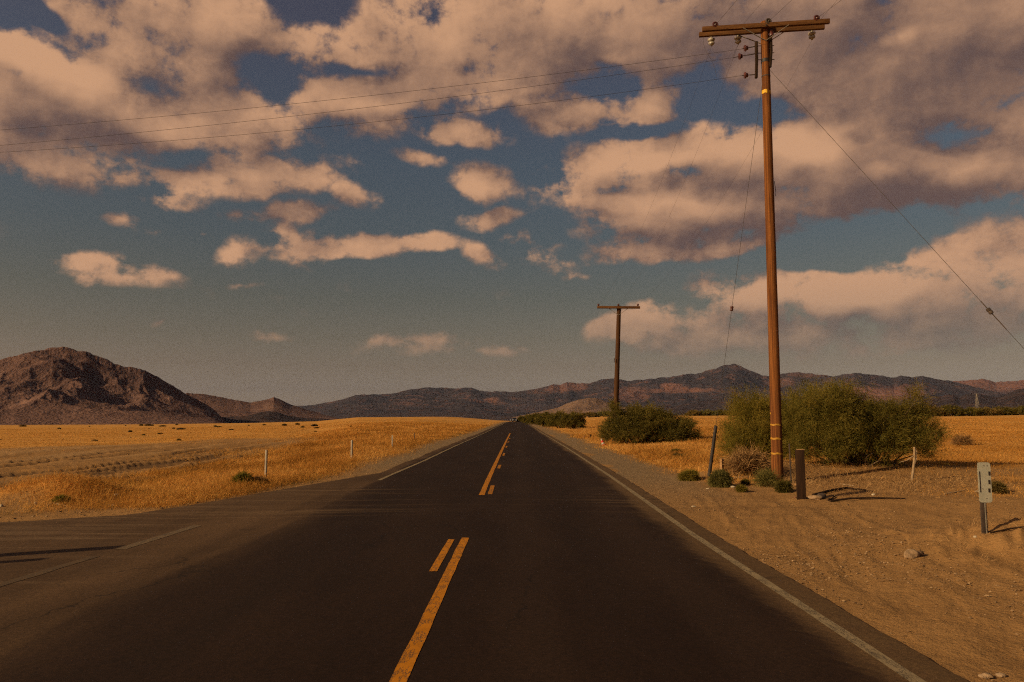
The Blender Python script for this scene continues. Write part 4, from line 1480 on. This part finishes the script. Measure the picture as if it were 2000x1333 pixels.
# ------------------------------------------------------------------ sign out of frame whose shadow lies on the side road
tip = ground_hit(252, 1077)
L_ = 2.75 / math.tan(SUN_EL)
sp = on_ground(tip.x + SUN_H[0] * L_, tip.y + SUN_H[1] * L_)
rs = empty('unseen_road_sign', sp)
tag(rs, 'road sign standing outside the left edge whose long dark shadow crosses the side road', 'road sign')
MB().box(sp + Vector((0, 0, 1.2)), (.09, .09, 2.9), None, .006).build('post', M_DARKWOOD, rs)
MB().box(sp + Vector((.06, 0, 2.05)), (.012, .34, 1.35), None, .003).build('panel', M_SIGNW, rs)
MB().box(sp + Vector((.06, -.40, 1.20)), (.012, .46, .05), None, .003).build('bracket', M_DARKSTEEL, rs)
MB().box(sp + Vector((.07, -.68, 1.95)), (.012, .22, 1.05), None, .003).build('panel', M_SIGNW, rs)
MB().box(sp + Vector((.06, -.40, 1.50)), (.012, .46, .05), None, .003).build('bracket', M_DARKSTEEL, rs)


# ------------------------------------------------------------------ oncoming cars at the crest
def glass_mat():
    m, N, b, out = new_mat('car_glass')
    b.inputs['Base Color'].default_value = (.012, .012, .013, 1)
    b.inputs['Roughness'].default_value = .12
    b.inputs['Specular IOR Level'].default_value = .5
    return m


def lamp_mat():
    m, N, b, out = new_mat('lit_headlight')
    b.inputs['Base Color'].default_value = (.8, .75, .65, 1)
    b.inputs['Emission Color'].default_value = (1.0, .86, .66, 1)
    b.inputs['Emission Strength'].default_value = 1.6
    return m


def paint_car(name, c):
    m, N, b, out = new_mat(name)
    n_ = N.noise(N.pos(), 2.0, 3.0)
    N.put(b.inputs['Base Color'], N.mix(n_, c, tuple(v * 1.25 for v in c)))
    b.inputs['Roughness'].default_value = .35
    b.inputs['Specular IOR Level'].default_value = .5
    return m


M_GLASS, M_LAMP, M_TYRE = glass_mat(), lamp_mat(), simple_mat('tyre_rubber', (.014, .013, .012), (.024, .022, .02), 6, .85)


def make_car(x, y, paint, label, tall=1.75):
    z = road_z(y) + .03
    c = empty('car', Vector((x, y, z)))
    tag(c, label, 'car', 'oncoming cars with headlights lit at the crest')

    def loft(sec, name, mat):
        mb = MB()
        rings = []
        for (yy, hw, z0, z1) in sec:
            rings.append([mb.bm.verts.new((x + sx_ * hw, y + yy, z + zz)) for sx_, zz in ((-1, z0), (-1.0, (z0 + z1) / 2), (-.93, z1), (.93, z1), (1.0, (z0 + z1) / 2), (1, z0))])
        for a_, b_ in zip(rings[:-1], rings[1:]):
            for k in range(6):
                mb.bm.faces.new((a_[k], a_[(k + 1) % 6], b_[(k + 1) % 6], b_[k]))
        mb.bm.faces.new(rings[0]); mb.bm.faces.new(list(reversed(rings[-1])))
        return mb.build(name, mat, c)

    loft([(-2.3, .80, .42, .72), (-2.2, .90, .32, .92), (-1.0, .93, .30, 1.02), (1.9, .93, .30, 1.05), (2.25, .88, .36, .98)], 'body', paint)
    loft([(-1.05, .82, 1.0, 1.03), (-.35, .74, 1.0, tall - .12), (-.1, .72, 1.0, tall), (1.5, .70, 1.0, tall), (2.15, .80, 1.0, 1.08)], 'cabin', paint)
    mb = MB()
    v = [mb.bm.verts.new((x + a_, y + b_, z + c_)) for a_, b_, c_ in ((-.74, -1.02, 1.07), (.74, -1.02, 1.07), (.66, -.42, tall - .17), (-.66, -.42, tall - .17), (-.74, -1.05, 1.06), (.74, -1.05, 1.06), (.66, -.45, tall - .17), (-.66, -.45, tall - .17))]
    mb.bm.faces.new(v[4:8]); mb.bm.faces.new(v[3::-1])
    for i in range(4):
        mb.bm.faces.new((v[i], v[(i + 1) % 4], v[4 + (i + 1) % 4], v[4 + i]))
    mb.build('windshield', M_GLASS, c)
    for sx_ in (-1, 1):
        for yy in (-1.45, 1.45):
            MB().lathe([(.20, -.11), (.33, -.10), (.34, -.04), (.34, .06), (.33, .11), (.2, .115)], (x + sx_ * .84, y + yy, z + .34), (1, 0, 0), 16).build('wheel', M_TYRE, c)
        MB().lathe([(.10, -.03), (.11, 0), (.08, .04), (.02, .05)], (x + sx_ * .66, y - 2.26, z + .70), (0, -1, 0), 14).build('headlight', M_LAMP, c)
    MB().box((x, y - 2.31, z + .62), (.8, .04, .18), None, .01).build('grille', M_BLACK, c)
    return c


make_car(-1.35, 330, paint_car('dark_car_paint', (.020, .016, .016)), 'dark car with two lit headlights at the road crest, nearest of the oncoming cars')
make_car(-3.0, 392, paint_car('brown_car_paint', (.045, .034, .030)), 'brown car with lit headlights just left of and behind the dark oncoming car', 1.55)
make_car(-2.2, 418, paint_car('grey_car_paint', (.10, .085, .072)), 'small grey car farthest back of the oncoming cars at the crest', 1.9)

# ------------------------------------------------------------------ faint lattice pylon in front of the right foothills
pyb = Vector((at(1909, 800, 3200).x, 3200, 0)); pyt = at(1909, 769, 3200)
pyb.z = float(gz(pyb.x, pyb.y))
pyl = empty('lattice_tower', pyb)
tag(pyl, 'faint grey lattice power tower before the dark foothills at far right', 'power tower')
hh = pyt.z - pyb.z
def pleg(sx_, sy_, f_):
    w_ = (1 - f_) * 7.0 + .9
    return pyb + Vector((sx_ * w_, sy_ * w_, hh * f_))
for sx_ in (-1, 1):
    for sy_ in (-1, 1):
        MB().tube([pleg(sx_, sy_, f_) for f_ in (0, .4, .8, 1)], .45, 5).build('leg', M_STEEL, pyl)
mb = MB()
for f0, f1 in ((0, .2), (.2, .4), (.4, .6), (.6, .8), (.8, .98)):
    for s1, s2 in (((-1, -1), (1, -1)), ((1, -1), (1, 1)), ((1, 1), (-1, 1)), ((-1, 1), (-1, -1))):
        mb.tube([pleg(*s1, f0), pleg(*s2, f1)], .25, 4).tube([pleg(*s2, f0), pleg(*s1, f1)], .25, 4)
mb.build('bracing', M_STEEL, pyl)
for f_ in (.72, .86, .99):
    p = pyb + Vector((0, 0, hh * f_))
    MB().tube([p + Vector((-9, 0, 0)), p + Vector((9, 0, 0))], .5, 5).build('arm', M_STEEL, pyl)


# ------------------------------------------------------------------ plants
def leaf_material(name, dark, mid_c, light, trans=.25):
    m, N, b, out = new_mat(name)
    t = N.attr('tone')
    n = N.noise(N.pos(), 2.2, 3.0, .6)
    c = N.mix(N.smooth(t, .0, .55), dark, mid_c)
    c = N.mix(N.smooth(t, .55, 1.0), c, light)
    c = N.mix(N.math('MULTIPLY', N.smooth(n, .5, .7), .35), c, mid_c)
    N.put(b.inputs['Base Color'], c)
    b.inputs['Roughness'].default_value = .75
    b.inputs['Specular IOR Level'].default_value = .1
    tr = N.n('ShaderNodeBsdfTranslucent')
    N.put(tr.inputs['Color'], c)
    mx = N.n('ShaderNodeMixShader')
    mx.inputs[0].default_value = trans
    N.t.links.new(b.outputs[0], mx.inputs[1])
    N.t.links.new(tr.outputs[0], mx.inputs[2])
    N.t.links.new(mx.outputs[0], out.inputs['Surface'])
    return m


def unit(v):
    return v / np.maximum(np.linalg.norm(v, axis=-1, keepdims=True), 1e-6)


def blades(P, D, L, Wd, tone, rng, quad=True, curve=0.25):
    """Thin bent leaves: base P, direction D (unit), length L, width Wd -> vertices, quads, tone."""
    n_ = len(P)
    S = unit(np.cross(D, rng.normal(size=(n_, 3))))
    droop = np.zeros((n_, 3)); droop[:, 2] = -1
    M1 = P + D * (L * .55)[:, None]
    E = P + unit(D + droop * curve) * L[:, None]
    w = Wd[:, None]
    V = np.stack([P - S * w * .35, P + S * w * .35, M1 + S * w * .5, M1 - S * w * .5, E + S * w * .12, E - S * w * .12], 1).reshape(-1, 3)
    b = np.arange(n_)[:, None] * 6
    F = np.concatenate([b + np.array([[0, 1, 2, 3]]), b + np.array([[3, 2, 4, 5]])], 0)
    T = np.repeat(tone, 6)
    return V, F, T


M_STEM = simple_mat('grey_brown_twig', (.095, .058, .034), (.19, .125, .078), 6, .9, .05)


def bush(name, base, lobes, nclump, per, leaf, lw, mat, label, cat, seed, group=None, stems=26, stem_r=.03, floor_=.12, spray=.34, up=.55, tone0=.5, lean=(0, 0), sc=(1, 1, 1), wild=0):
    """A shrub: crown of leaf sprays spread over several lobes, and a part of bare stems."""
    lobes = [(a * sc[0], b_ * sc[1], c_ * sc[2], d_ * sc[0], e_ * sc[1], f_ * sc[2]) for a, b_, c_, d_, e_, f_ in lobes]
    rng = np.random.default_rng(seed)
    root = empty(name, base)
    tag(root, label, cat, group)
    if wild:
        zt = max(l[2] + l[5] for l in lobes); xw = max(abs(l[0]) + l[3] for l in lobes)
        lobes = lobes + [(rng.uniform(-.85, .85) * xw, rng.uniform(-.8, .5), rng.uniform(.35, .88) * zt, .10 * xw * rng.uniform(.6, 1.5), .3, .16 * zt * rng.uniform(.5, 1.5)) for _ in range(wild)]
    C, Nn, Wt = [], [], []
    wsum = sum(l[3] * l[5] for l in lobes)
    for (lx, ly, lz, rx, ry, rz_) in lobes:
        k = int(nclump * rx * rz_ / wsum)
        u = unit(rng.normal(size=(k * 3, 3)))
        u = u[u[:, 2] > -.55][:k]
        rad = rng.uniform(.45, 1.0, len(u)) ** .6
        bumpy = 1 + .62 * (fbm(u[:, 0] * 2.3 + lx + seed, u[:, 2] * 2.3 + u[:, 1] * 1.7, 3, seed) - .5) * 2
        p = u * (rad * bumpy)[:, None] * np.array([rx, ry, rz_]) + np.array([lx, ly, lz])
        C.append(p); Nn.append(u)
    C = np.concatenate(C); Nn = np.concatenate(Nn)
    ok = C[:, 2] > floor_
    C, Nn = C[ok], Nn[ok]
    k = len(C)
    # each clump is a spray: several twig axes, leaves along them
    ctone = np.clip(rng.normal(tone0, .22, k) + .15 * (C[:, 2] / max(l[2] + l[5] for l in lobes) - .5), 0, 1)
    nt = 5
    tw = unit(Nn[:, None, :] * .8 + rng.normal(size=(k, nt, 3)) * .65 + np.array([lean[0], lean[1], up]))
    tl = spray * rng.uniform(.5, 1.35, (k, nt))
    s = rng.uniform(0, 1, (k, nt, per))
    P = C[:, None, None, :] + tw[:, :, None, :] * (s * tl[:, :, None])[..., None] + rng.normal(size=(k, nt, per, 3)) * spray * .10
    D = unit(tw[:, :, None, :] * 1.0 + rng.normal(size=(k, nt, per, 3)) * .55)
    n_ = P.shape[0] * nt * per
    P = P.reshape(-1, 3); D = D.reshape(-1, 3)
    tone = np.clip(np.repeat(ctone, nt * per) + rng.normal(0, .10, n_), 0, 1)
    P[:, 2] = np.maximum(P[:, 2], .02)
    V, F, T = blades(P, D, leaf * rng.uniform(.6, 1.4, n_), lw * rng.uniform(.7, 1.3, n_), tone, rng)
    cr = link('crown', np_mesh('crown', V, F, {'tone': T}, smooth=False), mat, root)
    if stems == 0:
        return root
    mb = MB()
    idx = rng.choice(k, min(stems, k), replace=False)
    for i in idx:
        c = C[i]
        b0 = np.array([c[0] * .35 + rng.normal(0, .08), c[1] * .35 + rng.normal(0, .08), -.08])
        m1 = b0 + (c - b0) * .5 + np.array([rng.normal(0, .08), rng.normal(0, .08), .12 * c[2]])
        mb.tube([b0, m1, c], [stem_r, stem_r * .65, stem_r * .2], 5, False)
    bmesh.ops.recalc_face_normals(mb.bm, faces=mb.bm.faces[:])
    me = bpy.data.meshes.new('stems')
    mb.bm.to_mesh(me); mb.bm.free()
    link('stems', me, M_STEM, root)
    return root


M_TAM = leaf_material('tamarisk_leaves', (.060, .056, .012), (.140, .121, .022), (.255, .192, .036), .50)
M_TAM2 = leaf_material('yellow_green_leaves', (.090, .080, .014), (.185, .150, .024), (.310, .220, .038), .50)
M_DKB = leaf_material('dark_olive_leaves', (.055, .047, .012), (.135, .108, .022), (.235, .175, .036), .48)
M_SCRUB = leaf_material('dry_scrub_leaves', (.075, .052, .015), (.140, .098, .026), (.240, .150, .040), .3)
M_SAGE = leaf_material('grey_green_leaves', (.075, .068, .020), (.145, .126, .034), (.235, .190, .054), .4)
M_GOLDL = leaf_material('gold_grass_blades', (.30, .135, .024), (.50, .243, .050), (.66, .365, .100), .45)
M_DRYL = leaf_material('dead_twigs', (.13, .068, .026), (.23, .125, .046), (.36, .22, .095), .1)

# lobes: x, y, z, rx, ry, rz relative to the base
def base_at(px, Y):
    return on_ground((px - 1011) / FPX * Y, Y)


bA = base_at(1482, 24.6)
bush('tamarisk_bush', bA, [(-.55, 0, 1.25, .95, 1.1, 1.05), (.15, .3, 1.55, .9, 1.1, 1.15), (.9, .3, 1.45, .8, 1.2, 1.05), (-1.05, -.2, .75, .65, .8, .70), (.2, -.5, .8, 1.0, .8, .75), (-.2, 0, 2.1, .45, .5, .55), (1.1, -.2, .6, .8, .7, .55)], 640, 40, .085, .0062, M_TAM2,
     'feathery yellow green bush behind the near pole, left half of the thicket', 'bush', 101, stems=70, spray=.50, up=1.0, tone0=.68, stem_r=.022, sc=(.70, .8, .76), wild=9)
bB = base_at(1676, 23.4)
bush('tamarisk_bush', bB, [(-1.9, .6, 1.4, .8, 1.0, 1.05), (-1.15, .5, 1.5, .9, 1.1, 1.20), (-.35, .4, 1.45, .8, 1.0, 1.25), (.35, .4, 1.25, .8, 1.0, 1.05), (1.05, .2, 1.25, .85, 1.0, 1.0), (1.75, .1, 1.25, .65, .8, .72), (2.2, .0, 1.0, .40, .5, .40), (-.9, -.5, .8, .9, .7, .62), (.35, -.7, .85, .8, .6, .6), (1.2, -.5, .62, .6, .6, .45), (-.1, -.9, .45, .5, .5, .35), (-.55, .2, 2.35, .4, .5, .45), (-1.7, -.2, .6, .9, .7, .55), (-1.0, -.3, .4, .7, .6, .35), (1.7, -.1, .5, .6, .6, .4)], 1450, 36, .085, .0068, M_TAM,
     'wide dark green feathery bush right of the near pole, right half of the thicket', 'bush', 103, stems=110, spray=.46, up=.65, tone0=.76, stem_r=.024, sc=(.84, .95, .76), wild=16)
bC = base_at(1266, 47.0)
bush('tamarisk_bush', bC, [(-2.7, 0, .75, .9, 1.0, .75), (-1.8, 0, 1.2, 1.1, 1.2, 1.05), (-.8, .2, 1.75, 1.1, 1.2, 1.1), (.2, 0, 1.7, 1.1, 1.3, 1.05), (1.1, .1, 1.35, 1.1, 1.2, .9), (2.0, .1, .9, .9, 1.0, .65), (2.8, 0, .65, .7, .8, .45), (-1.2, -.8, .6, 1.3, .8, .55), (1.0, -.8, .6, 1.5, .8, .55)], 950, 26, .15, .014, M_DKB,
     'rounded dark olive bush behind the foot of the farther utility pole', 'bush', 107, stems=80, spray=.52, up=.7, tone0=.62, sc=(.80, .9, .73), wild=10)

# hedge of bushes running on beside the road
hedge = [(1118, 838, 34, 28, 1), (1092, 837, 36, 28, 2), (1068, 834, 32, 24, 3), (1050, 830, 26, 18, 4), (1036, 827, 20, 13, 5), (1022, 825, 14, 9, 6)]
names = ['nearest and largest of the dark bushes lining the right of the road', 'second of the dark bushes lining the right of the road', 'third of the dark bushes lining the right of the road',
         'fourth of the dark bushes lining the right of the road', 'fifth of the dark bushes lining the right of the road', 'last tiny bush of the row lining the right of the road near the crest']
for (px, py, wp, hp, k) in hedge:
    b = ground_hit(px, py)
    b.y = min(b.y, 330); b = on_ground((px - 1011) / FPX * b.y, b.y)
    q = b.y / FPX
    w, h = wp * q, hp * q
    bush('roadside_bush', b, [(0, 0, h * .5, w * .52, w * .5, h * .5), (w * .3, 0, h * .35, w * .35, w * .35, h * .38), (-w * .3, .2, h * .4, w * .38, w * .4, h * .42)], 240, 10, .26 * b.y / 110, .036 * b.y / 110, M_DKB,
         names[k - 1], 'bush', 110 + k, group='bushes lining the right of the road', stems=14, spray=.5, stem_r=.05)

# shrubs along the far edge of the right-hand field
far_shrubs = [(1772, 816, 50, 18), (1812, 815, 44, 17), (1846, 816, 42, 18), (1888, 812, 44, 13), (1922, 811, 42, 12), (1952, 812, 34, 12), (1992, 811, 30, 13), (1352, 812, 26, 8), (1378, 812, 30, 8), (1408, 812, 30, 8), (1150, 813, 26, 8), (1178, 813, 24, 8), (2030, 811, 40, 14)]
fl = ['far shrub just right of the big bush, first along the field edge', 'far shrub second from the big bush along the field edge', 'dark far shrub third from the big bush along the field edge', 'pale far shrub under the lattice tower', 'low far shrub right of the lattice tower',
      'dark low far shrub beyond the one under the lattice tower', 'far shrub at the right edge above the field', 'far shrub in the gap right of the farther pole, left one', 'far shrub in the gap right of the farther pole, middle one', 'far shrub in the gap right of the farther pole, right one against the thicket',
      'low far shrub between the hedge row and the farther pole, left one', 'low far shrub between the hedge row and the farther pole, right one', 'far shrub beyond the right edge']
for k, (px, py, wp, hp) in enumerate(far_shrubs):
    Y = 300.0 if px > 1500 else 420.0
    b = on_ground((px - 1011) / FPX * Y, Y)
    q = Y / FPX
    w, h = wp * q, hp * q
    if px > 2015:
        continue
    bush('field_shrub', b, [(0, 0, h * .45, w * .55, w * .5, h * .5), (w * .35, 0, h * .3, w * .35, w * .4, h * .35)], 170, 6, .75, .13, (M_DKB, M_SCRUB, M_SAGE)[k % 3 if k not in (2, 5) else 0],
         fl[k], 'shrub', 140 + k, group='shrubs along the far edge of the field', stems=0, spray=.9, stem_r=.08)

# small plants by the near pole and on the verges
small = [
    (1406, 951, 38, 32, M_SAGE, 'small round grey green shrub at the foot of the guy guard', 300, .11, .010, .5),
    (1345, 938, 40, 17, M_TAM2, 'low yellow green clump left of the guy guard', 170, .12, .009, .65),
    (1497, 951, 34, 26, M_SAGE, 'spiky green plant at the left foot of the near pole', 60, .24, .008, .75),
    (1530, 962, 24, 20, M_DKB, 'dark green weed at the right foot of the near pole', 80, .11, .010, .4),
    (1448, 961, 15, 10, M_TAM2, 'tiny yellow green weed on the shoulder below the plank', 110, .08, .007, .6),
    (1456, 947, 12, 8, M_DKB, 'tiny dark weed beside the plank', 90, .07, .007, .4),
    (473, 950, 26, 24, M_TAM2, 'olive green shrub in the golden grass left of the nearest white marker post', 110, .13, .012, .45),
    (505, 948, 36, 10, M_DRYL, 'low brown scrub at the foot of the nearest white marker post', 130, .12, .012, .35),
    (120, 984, 26, 13, M_TAM2, 'yellow green weed on the face of the grassy mound', 36, .10, .010, .5),
    (1945, 963, 30, 16, M_SCRUB, 'brown dry weed in the straw right of the marker panel', 180, .12, .010, .4),
    (1325, 899, 18, 9, M_SCRUB, 'brown weed in the golden grass below the dark rounded bush', 120, .14, .014, .3),
    (1322, 888, 16, 6, M_DKB, 'small dark green weed in the grass before the dark rounded bush', 90, .16, .016, .4),
    (1462, 930, 90, 44, M_DRYL, 'tangle of dead grey brown twigs under the left half of the thicket', 110, .34, .010, .45),
    (1880, 870, 40, 16, M_DRYL, 'sparse bare twigs in the field right of the big bush', 60, .30, .010, .3),
]
for k, (px, py, wp, hp, mt, lab, nc, lf, lw_, tn) in enumerate(small):
    b = ground_hit(px, py)
    q = b.y / FPX
    w, h = wp * q * .70, hp * q * .72
    bush('weed' if wp < 25 else 'small_shrub', b, [(0, 0, h * .35, w * .48, w * .45, h * .5)], nc, 5, lf, lw_, mt, lab, 'shrub' if wp >= 25 else 'weed', 200 + k, stems=0, spray=h * .45, stem_r=.008, floor_=.02, up=.9, tone0=tn)

# scattered scrub on the left plain: one plant copied
proto = None
rs_ = random.Random(5)
spots = []
tries = 0
while len(spots) < 34 and tries < 4000:
    tries += 1
    px = rs_.uniform(-20, 960)
    py = rs_.choice([rs_.uniform(827, 846), rs_.uniform(832, 862), rs_.uniform(827, 836)])
    if py > 880 - .06 * px and px > 700:
        continue
    b = ground_hit(px, py)
    if b.y > 700 or b.x > -9 - .02 * b.y:
        continue
    spots.append(b)
proto = bush('desert_shrub', spots[0], [(0, 0, .35, .85, .8, .42), (.5, .1, .25, .5, .5, .3)], 120, 6, .35, .055, M_SCRUB,
             'low dark desert shrub scattered on the golden plain to the left', 'shrub', 301, group='shrubs scattered over the left plain', stems=0, spray=.4, stem_r=.03)
for i, b in enumerate(spots):
    if i == 0:
        o = proto
    else:
        o = proto.copy(); col.objects.link(o)
        for ch in proto.children:
            c = ch.copy(); col.objects.link(c); c.parent = o
    o.location = b
    o.rotation_euler = (0, 0, rs_.uniform(0, 6.28))
    k = rs_.uniform(.8, 2.6) * b.y / FPX / .75
    o.scale = (k * rs_.uniform(1.2, 2.6), k, k * rs_.uniform(.8, 1.1))


# ------------------------------------------------------------------ dry grass, straw, pebbles (uncountable)
def scatter(n, amin, amax, dmin, dmax, dens, rng, power=1.0):
    """Random ground points, spread evenly over the picture, thinned by a density function."""
    az = rng.uniform(amin, amax, n)
    d = np.exp(rng.uniform(math.log(dmin), math.log(dmax), n))
    x = d * np.sin(az); y = d * np.cos(az)
    keep = rng.uniform(size=n) < dens(x, y)
    return x[keep], y[keep], d[keep]


def grass_patch(name, label, n, a0, a1, d0, d1, dens, per, h, w, mat, seed, spread=.18, tone0=.5, up=1.6):
    rng = np.random.default_rng(seed)
    x, y, d = scatter(n, a0, a1, d0, d1, dens, rng)
    k = len(x)
    P = np.stack([np.repeat(x, per), np.repeat(y, per)], -1) + rng.normal(size=(k * per, 2)) * (spread * (1 + np.repeat(d, per) * .01))[:, None]
    ok = paved(P[:, 0], P[:, 1]) < -.5
    P = P[ok]; dd = np.repeat(d, per)[ok]
    tuft = np.repeat(rng.uniform(0, 1, k), per)[ok]
    hh = np.repeat(rng.uniform(.55, 1.25, k) * (.7 + .6 * fbm(x * .3, y * .3, 3, 51)), per)[ok]
    z = gz(P[:, 0], P[:, 1])
    n_ = len(P)
    D = unit(rng.normal(size=(n_, 3)) * .5 + np.array([.12, .06, up]))
    L = h * hh * rng.uniform(.5, 1.3, n_)
    Wd = np.maximum(w, dd * .00034) * rng.uniform(.7, 1.3, n_)
    pat = fbm(P[:, 0] * .45, P[:, 1] * .25, 4, 57) - .5
    tone = np.clip(tone0 + .45 * (tuft - .5) + 1.5 * pat + rng.normal(0, .10, n_), 0, 1)
    V, F, T = blades(np.column_stack([P, z - .02]), D, L, Wd, tone, rng, curve=.5)
    o = link(name, np_mesh(name, V, F, {'tone': T}, smooth=False), mat)
    tag(o, label, kind='stuff')
    return o


grass_patch('dry_grass', 'dense golden dry grass on the left verge', 150000, -.75, -.01, 15, 170, lambda x, y: m_grass(x, y) * sstep(x, -14 - .12 * y, -9 - .08 * y), 8, .25, .0045, M_GOLDL, 401, spread=.22, up=1.0)
grass_patch('dry_grass', 'short dry grass of the open plain to the left', 60000, -.75, -.02, 22, 260, lambda x, y: m_grass(x, y) * .7, 6, .11, .006, M_GOLDL, 403, spread=.5, up=.8)
grass_patch('dry_grass', 'short dry golden grass of the field on the right', 80000, .01, .75, 17, 220, lambda x, y: m_grass(x, y) * np.where(x > 0, 1, 0), 6, .12, .005, M_GOLDL, 405, spread=.35, up=.8)
grass_patch('dry_grass', 'taller golden grass between the shoulder and the dark rounded bush', 40000, .07, .30, 21, 75, lambda x, y: m_grass(x, y) * sstep(x, 4.6, 5.6), 8, .24, .005, M_GOLDL, 407, tone0=.6, up=1.1)
grass_patch('verge_shade_weeds', 'low brown weeds added for the dark shade along the lower edge of the left verge', 30000, -.75, -.02, 15, 120, lambda x, y: sstep(-paved(x, y), 1.3, 1.7) * (1 - sstep(-paved(x, y), 2.0, 2.9)) * sstep(fbm(x * .5, y * .3, 3, 85), .42, .6) * np.where(x < 0, 1, 0), 7, .16, .006, M_SCRUB, 408, spread=.2, tone0=.35, up=.7)  # brown weeds standing in for the undercut shadow of the verge edge
grass_patch('straw_litter', 'flattened straw and twigs on the ground before the big bush', 9000, .18, .72, 13.5, 24, lambda x, y: sstep(fbm(x * .5, y * .9, 3, 81), .42, .62) * sstep(y, 15.5, 18) * sstep(x, 6.5, 8.5), 5, .24, .007, M_DRYL, 409, spread=.3, tone0=.6, up=.05)
grass_patch('straw_litter', 'dead twigs at the foot of the thicket', 2600, .25, .56, 20.5, 25, lambda x, y: sstep(x, 6.2, 7), 6, .16, .007, M_DRYL, 411, spread=.4, tone0=.5, up=.12)
grass_patch('straw_litter', 'straw strewn over the bank by the small marker', 2600, .40, .72, 7.5, 13, lambda x, y: sstep(fbm(x * .9, y * .9, 3, 83), .45, .6) * sstep(x, 4.8, 6.2), 4, .22, .0035, M_DRYL, 413, spread=.2, tone0=.65, up=.10)


def pebbles(name, label, n, a0, a1, d0, d1, dens, mat, seed, s0, s1):
    rng = np.random.default_rng(seed)
    x, y, d = scatter(n, a0, a1, d0, d1, dens, rng)
    k = len(x)
    s = s0 * (s1 / s0) ** (rng.uniform(size=k) ** 2.2)
    base = np.array([[1, 0, 0], [0, 1, 0], [-1, 0, 0], [0, -1, 0], [0, 0, 1], [0, 0, -1], [.6, .6, .55], [-.6, -.6, .5]], float)
    F0 = np.array([[0, 6, 4], [6, 1, 4], [1, 2, 4], [2, 7, 4], [7, 3, 4], [3, 0, 4], [0, 5, 6], [6, 5, 1], [1, 5, 2], [2, 5, 7], [7, 5, 3], [3, 5, 0]])
    B = base[None] * (1 + rng.normal(0, .22, (k, 8, 3)))
    a = rng.uniform(0, 6.28, k)
    c, sn = np.cos(a)[:, None], np.sin(a)[:, None]
    B = np.stack([B[..., 0] * c - B[..., 1] * sn, B[..., 0] * sn + B[..., 1] * c, B[..., 2] * .65], -1)
    z = gz(x, y)
    V = (B * s[:, None, None] + np.stack([x, y, z + s * .25], -1)[:, None, :]).reshape(-1, 3)
    F = (F0[None] + (np.arange(k) * 8)[:, None, None]).reshape(-1, 3)
    o = link(name, np_mesh(name, V, F, {'tone': np.repeat(rng.uniform(size=k), 8)}, smooth=False), mat)
    tag(o, label, kind='stuff')


M_PEB = leaf_material('gravel_stone', (.13, .075, .035), (.215, .130, .062), (.31, .205, .11), 0.0)
pebbles('gravel', 'loose gravel on the right shoulder', 60000, .12, .72, 4.2, 40, lambda x, y: np.where((paved(x, y) < -.02) & (x > 0), np.clip(1.2 - (x - 3) * .10, .12, 1), 0) * sstep(fbm(x * .8, y * .5, 3, 87), .3, .6), M_PEB, 501, .004, .020)
pebbles('gravel', 'loose gravel on the left shoulder', 7000, -.75, -.05, 12, 60, lambda x, y: np.where((paved(x, y) < -.02) & (paved(x, y) > -3), 1, 0) * 1.0, M_PEB, 503, .007, .03)

# ------------------------------------------------------------------ haze
def build_haze():
    m = bpy.data.materials.new('thin_desert_haze')
    m.use_nodes = True
    t = m.node_tree
    t.nodes.clear()
    N = NT(t)
    out = N.n('ShaderNodeOutputMaterial')
    v = N.n('ShaderNodeVolumePrincipled')
    v.inputs['Color'].default_value = (.55, .66, 1.0, 1)
    v.inputs['Density'].default_value = 7.5e-6
    t.links.new(v.outputs[0], out.inputs['Volume'])
    me = bpy.data.meshes.new('haze')
    bm = bmesh.new()
    bmesh.ops.create_cube(bm, size=1.0)
    z0, z1 = -700.0, 1900.0
    for vv in bm.verts:
        vv.co = Vector((vv.co.x * 84000, vv.co.y * 84000, z0 if vv.co.z < 0 else z1))
    bm.to_mesh(me); bm.free()
    o = link('haze', me, m)
    tag(o, 'thin bluish desert haze veiling the far mountains', kind='stuff')


build_haze()
